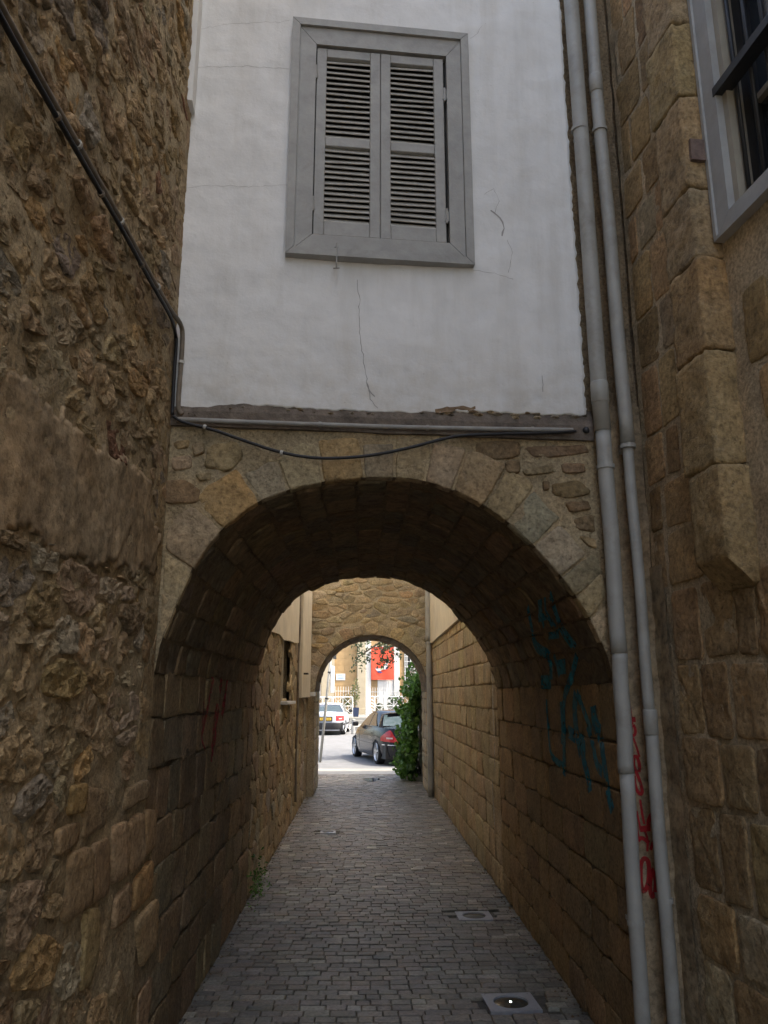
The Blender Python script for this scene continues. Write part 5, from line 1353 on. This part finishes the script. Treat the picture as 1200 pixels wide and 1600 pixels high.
# window with white grille
ow = empty('grille_window', OF.P(3.2, 2, 0), ob)
m_ = MB(); m_.box((2.78, 1.9, -.13), (4.2, 5.2, -.09), OF.P); m_.build('pane', 'glass', ow)
for u in (2.80, 2.93, 3.18, 3.43, 3.68, 3.93): m_ = MB(); m_.box((u, 1.9, -.06), (u + .05, 5.2, -.01), OF.P); m_.build('grille_bar', 'white_paint', ow)
for k in range(10): m_ = MB(); m_.box((2.78, 1.9 + .33 * k, -.075), (4.2, 1.94 + .33 * k, -.062), OF.P); m_.build('grille_bar', 'white_paint', ow)
m_ = MB(); m_.box((2.70, 1.78, -.12), (4.3, 1.9, .06), OF.P); m_.build('window_sill', 'cream', ow)
# pale plaster annex at the far right of the view
an = empty('annex', (6, 47, .48)); tag(an, 'bright white plastered annex behind the ivy across the street', 'building')
mb = MB(); mb.box((3.10, 46.6, .1), (8, 51, 3.1)); mb.build('wall_body', 'white_paint', an); mb = MB(); mb.box((3.02, 46.5, 3.1), (8.1, 51, 3.28)); mb.build('coping', 'concrete', an)
# banner
bn = empty('banner', OF.P(1.28, 2.7, .1)); tag(bn, 'orange red hanging banner with a white winged emblem', 'banner')
M['banner'] = plain_mat('red banner cloth', (.72, .085, .045), .8, .05, 6); M['navy'] = plain_mat('navy print', (.06, .07, .20), .8)
m_ = MB(); nb_ = 10; V = []
for j in range(nb_ + 1):
    for i in range(nb_ + 1): V.append(OF.P(.535 + 1.50 * i / nb_, 2.70 + 2.15 * j / nb_, .16 + .02 * math.sin(i * .9 + j * .35)))
m_.add(V, [(j * 11 + i, j * 11 + i + 1, j * 11 + i + 12, j * 11 + i + 11) for j in range(nb_) for i in range(nb_)]); m_.build('cloth', 'banner', bn, True)
m_ = MB(); m_.tube([OF.P(.5, 4.87, .16), OF.P(2.07, 4.87, .16)], .03, 8); m_.build('rod', 'white_paint', bn, True)
e2 = lambda l: [(lambda q: (q[0], q[1]))(OF.px(560 + x / 10, 990 + y / 10, .18)) for x, y in l]
emb = MB()
emb.prism(e2([(265, 550), (290, 540), (330, 545), (385, 520), (420, 470), (440, 435), (490, 418), (462, 470), (452, 520), (462, 550), (420, 560), (380, 560), (330, 590), (290, 585)][::-1]), .185, .190, OF.P); emb.build('emblem', 'white_paint', bn)
for q in ([(290, 588), (330, 580), (375, 606), (350, 622), (310, 606)], [(422, 528), (440, 522), (460, 552), (428, 556)], [(278, 530), (300, 520), (296, 556), (282, 552)]):
    m_ = MB(); m_.prism(e2(q[::-1]), .191, .194, OF.P); m_.build('emblem_mark', 'navy', bn)
m_ = MB(); m_.prism(e2([(330, 548), (385, 530), (400, 545), (350, 570)][::-1]), .191, .1935, OF.P); m_.build('emblem_mark', plain_mat('pale olive print', (.45, .45, .25), .8), bn)
# plaque
pq = empty('plaque', OF.P(-1.5, 2.65, -.09)); tag(pq, 'pale blue rectangular plaque on the ochre stone wall', 'plaque')
m_ = MB(); m_.bevel_box((-1.78, 2.66, -.095), (-1.18, 3.07, -.06), .01, OF.P); m_.build('board', plain_mat('pale blue enamel', (.55, .62, .72), .5), pq)
for k, (a, b) in enumerate(((-1.70, -1.26), (-1.64, -1.30), (-1.67, -1.34))):
    m_ = MB(); m_.box((a, 2.76 + .09 * k, -.06), (b, 2.785 + .09 * k, -.057), OF.P); m_.build('print_line', plain_mat('blue print', (.16, .24, .42), .6), pq)
# white railings with crossed panels
M['rail'] = plain_mat('white railing paint', (.68, .68, .67), .5, .06, 10)
def railing(label, u0, u1, y, z0, z1, n, diag=False):
    root = empty('railing', ((u0 + u1) / 2, y, z0)); tag(root, label, 'railing', 'white railings before the ochre building')
    def bar(nm, a, b, r=.02):
        m_ = MB(); m_.tube([a, b], r, 6); m_.build(nm, 'rail', root)
    bar('top_rail', (u0, y, z1), (u1, y, z1), .028); bar('bottom_rail', (u0, y, z0 + .1), (u1, y, z0 + .1), .024)
    if not diag: bar('middle_rail', (u0, y, (z0 + z1) / 2 + .05), (u1, y, (z0 + z1) / 2 + .05), .02)
    w = (u1 - u0) / n
    for k in range(n + 1): bar('post', (u0 + w * k, y, z0), (u0 + w * k, y, z1 + .02), .03 if k in (0, n) else .022)
    for k in range(n):
        a, b = u0 + w * k, u0 + w * (k + 1); zm = (z0 + z1) / 2 + .05
        if diag:
            for i in range(6):
                za, zb = z1 - (z1 - z0 - .1) * i / 6, z1 - (z1 - z0 - .1) * (i + 1.6) / 6; bar('lattice_bar', (a, y, za), (b, y, max(z0 + .1, zb)), .03)
        else:
            for lo, hi in ((z0 + .1, zm), (zm, z1)): bar('cross_bar', (a, y, lo), (b, y, hi), .013); bar('cross_bar', (a, y + .02, hi), (b, y + .02, lo), .013)
railing('white crossed railing standing left of the planter', -1.72, -.60, 46, .48, 1.60, 2)
railing('white gate leaf of slanting slats in the middle of the railings', .19, .66, 45.9, .48, 1.63, 1, True)
railing('white crossed railing standing below the red banner', .70, 2.9, 46, .48, 1.63, 4)
railing('white crossed railing at the left edge behind the silver car', -3.4, -1.8, 46.05, .48, 1.60, 3)
def spikes(label, u0, u1, y, z0, z1, step):
    root = empty('spiked_fence', ((u0 + u1) / 2, y, z0)); tag(root, label, 'fence', 'white spiked fences near the ochre wall')
    k = 0; u = u0
    while u <= u1:
        m_ = MB(); m_.tube([(u, y, z0), (u, y, z1 - .08), (u, y, z1)], [.014, .014, .002], 6); m_.build('upright', 'rail', root); u += step
    for z in (z0 + .2, z1 - .3): m_ = MB(); m_.tube([(u0, y + .02, z), (u1, y + .02, z)], .016, 6); m_.build('rail_bar', 'rail', root)
spikes('white spiked fence below the blue plaque', -1.7, -.42, 49.2, .48, 2.25, .16)
spikes('white spiked fence in front of the white door', .2, 2.5, 49.2, .48, 2.20, .14)
# planter and plants
pt = empty('planter', (-.42, 46.3, .48)); tag(pt, 'dark blue square planter pot beside the pale pilaster', 'planter')
m_ = MB(); V = []
for s, z in ((.15, .48), (.19, 1.0), (.17, 1.0), (.16, .95)): V += [(-.40 + s * a, 46.3 + s * b, z) for a, b in ((-1, -1), (1, -1), (1, 1), (-1, 1))]
m_.add(V, [(r * 4 + i, r * 4 + (i + 1) % 4, r * 4 + 4 + (i + 1) % 4, r * 4 + 4 + i) for r in range(3) for i in range(4)] + [(12, 13, 14, 15)]); m_.build('pot', plain_mat('dark blue glaze', (.03, .045, .10), .4), pt)
def shrub(name, label, c, rx, rz, n, size, material, stems=4, group=None, hgt=None):
    root = empty(name, (c[0], c[1], c[2])); tag(root, label, 'shrub', group); m_ = MB(); P_ = []
    while len(P_) < n:
        p = Vector((rg.uniform(-1, 1), rg.uniform(-1, 1), rg.uniform(-1, 1)))
        if p.length < 1 and noise.noise(p * 2.2 + Vector(c)) > -.15: P_.append(Vector((c[0] + p.x * rx, c[1] + p.y * rx, c[2] + rz + p.z * rz)))
    leaf_cloud(m_, P_, size, rg, .4, .2, 'lance'); m_.build('foliage', material, root)
    for k in range(stems):
        a = rg.uniform(0, 6.28); m_ = MB(); m_.tube([(c[0], c[1], c[2]), (c[0] + .3 * rx * math.cos(a), c[1] + .3 * rx * math.sin(a), c[2] + rz), (c[0] + .6 * rx * math.cos(a), c[1] + .6 * rx * math.sin(a), c[2] + rz * 1.6)], [.015, .011, .005], 5); m_.build('stem', 'bark', root)
M['pale_leaf'] = leaf_mat('pale leaf', (.10, .13, .05), (.17, .19, .08))
shrub('potted_shrub', 'slender yellowish shrub growing from the dark blue planter', (-.45, 46.3, .95), .32, .85, 260, (.07, .13), 'pale_leaf', group='shrubs behind the railings')
shrub('shrub', 'greyish shrub behind the left crossed railing', (-1.0, 48.6, .48), .35, .7, 260, (.08, .14), 'citrus', group='shrubs behind the railings')
shrub('shrub', 'conical green shrub behind the railing below the banner', (1.85, 47.4, .48), .42, .65, 420, (.08, .14), 'citrus', group='shrubs behind the railings')
shrub('shrub', 'low green shrub by the gate leaf', (.95, 47.2, .48), .38, .40, 300, (.07, .13), 'citrus', group='shrubs behind the railings')
shrub('shrub', 'bushy shrub at the right end of the railings', (2.75, 45.3, .2), .5, .6, 400, (.08, .14), 'pale_leaf', group='shrubs behind the railings')

# overhanging tree: trunk stands to the right, out of the passage
rg = random.Random(8)
tr_ = empty('street_tree', (3.6, 24.2, 0)); tag(tr_, 'leafy tree whose branches hang into view under the far arch', 'tree')
m_ = MB(); m_.tube(smooth_line([(3.6, 24.2, -.05), (3.55, 24.1, 1.2), (3.4, 24.0, 2.6), (3.1, 23.8, 3.8)], 2), [.17, .165, .16, .155, .15, .15, .145, .14, .14, .135, .13, .13, .12][:len(smooth_line([(0, 0, 0)] * 4, 2))] if False else .14, 12); m_.build('trunk', 'bark', tr_, True)
limbs = [[(3.3, 23.9, 3.0), (2.4, 23.3, 3.7), (1.4, 22.8, 3.7), (.5, 22.6, 3.25), (-.2, 22.5, 2.75)], [(3.2, 23.9, 3.4), (2.2, 22.8, 4.2), (1.2, 22.2, 3.9), (.7, 22.0, 3.2), (.5, 21.9, 2.9)],
         [(3.1, 23.8, 3.7), (2.8, 22.6, 4.8), (1.9, 21.8, 4.6), (1.2, 21.6, 3.6), (.95, 21.6, 3.1)], [(3.1, 23.8, 3.8), (4.2, 24.5, 5.4), (5, 25, 5.9)], [(3.1, 23.8, 3.8), (2.9, 25.0, 5.3), (2.2, 26, 5.9)], [(3.2, 23.8, 3.2), (3.0, 22.7, 3.6), (2.3, 22.1, 3.3), (1.75, 21.9, 2.6), (1.6, 21.8, 2.35)]]
for l in limbs:
    P_ = smooth_line(l, 2); m_ = MB(); m_.tube(P_, [.07 * (1 - i / len(P_)) + .008 for i in range(len(P_))], 8); m_.build('limb', 'bark', tr_, True)
pts = []
def blob(c, r, n, thr=-.05):
    k = 0
    while k < n:
        p = Vector((rg.uniform(-1, 1), rg.uniform(-1, 1), rg.uniform(-1, 1)))
        if p.length > 1: continue
        q = Vector(c) + Vector((p.x * r[0], p.y * r[1], p.z * r[2]))
        if noise.noise(q * 2.6) < thr: k += .2; continue
        pts.append(q); k += 1
blob((.1, 22.4, 2.95), (.55, .4, .34), 260, .0); blob((.78, 22.0, 3.0), (.38, .4, .42), 330, -.1); blob((-.12, 22.5, 2.5), (.28, .2, .28), 46, .1); blob((.62, 21.9, 2.55), (.24, .2, .2), 70, .05)
blob((1.55, 21.8, 2.35), (.14, .15, .2), 26, .0); blob((1.55, 21.9, 2.9), (.14, .2, .35), 30); blob((2.0, 22.6, 3.9), (1.2, 1, .6), 700, -.1); blob((1.2, 22.2, 3.55), (.8, .6, .35), 420, -.1)
blob((3.0, 23.6, 5.2), (2.0, 1.9, 1.3), 2200, -.1); blob((4.6, 24.8, 5.6), (1.3, 1.3, 1.0), 900, -.1)
m_ = MB(); leaf_cloud(m_, pts, (.06, .11), rg, .4, .2, 'lance'); m_.build('crown', 'citrus', tr_)
# neighbouring house fronts along the street, out of the main view but beside it
for (nm, lab, x0, x1, y0, y1, h_, mt) in (('street_house', 'grey plaster house standing left of the passage mouth', -14, -2.6, 8.0, 18.1, 6.4, 'bluewhite'), ('street_house', 'cream plaster house standing right of the passage mouth', 3.0, 14, 8.0, 18.0, 6.6, 'white_wall')):
    h0 = empty(nm, ((x0 + x1) / 2, y1, 0)); tag(h0, lab, 'house', 'houses flanking the passage')
    mb = MB(); mb.box((x0, y0, 0), (x1, y1, h_)); mb.build('wall_body', mt, h0)
    for k in range(4):
        a = x0 + 1.2 + k * 2.7; wq = empty('window', (a, y1, 1), h0); m_ = MB(); m_.box((a, y1 - .02, 1.0), (a + 1, y1 + .03, 2.4)); m_.build('window_frame', 'white_paint', wq); m_ = MB(); m_.box((a + .08, y1 + .03, 1.08), (a + .92, y1 + .04, 2.32)); m_.build('pane', 'glass', wq)
# weeds at the foot of the left tunnel wall
wd = empty('wall_weed', (LW + .05, 7.5, 0)); tag(wd, 'tuft of green weed at the foot of the left wall by the tunnel end', 'weed')
P_ = [Vector((LW + .02 + abs(rg.gauss(0, .05)), 7.5 + rg.gauss(0, .22), abs(rg.gauss(.02, .13)))) for _ in range(170)]
m_ = MB(); leaf_cloud(m_, P_, (.018, .04), rg, .4, .2, 'lance'); m_.build('foliage', 'ivy', wd)
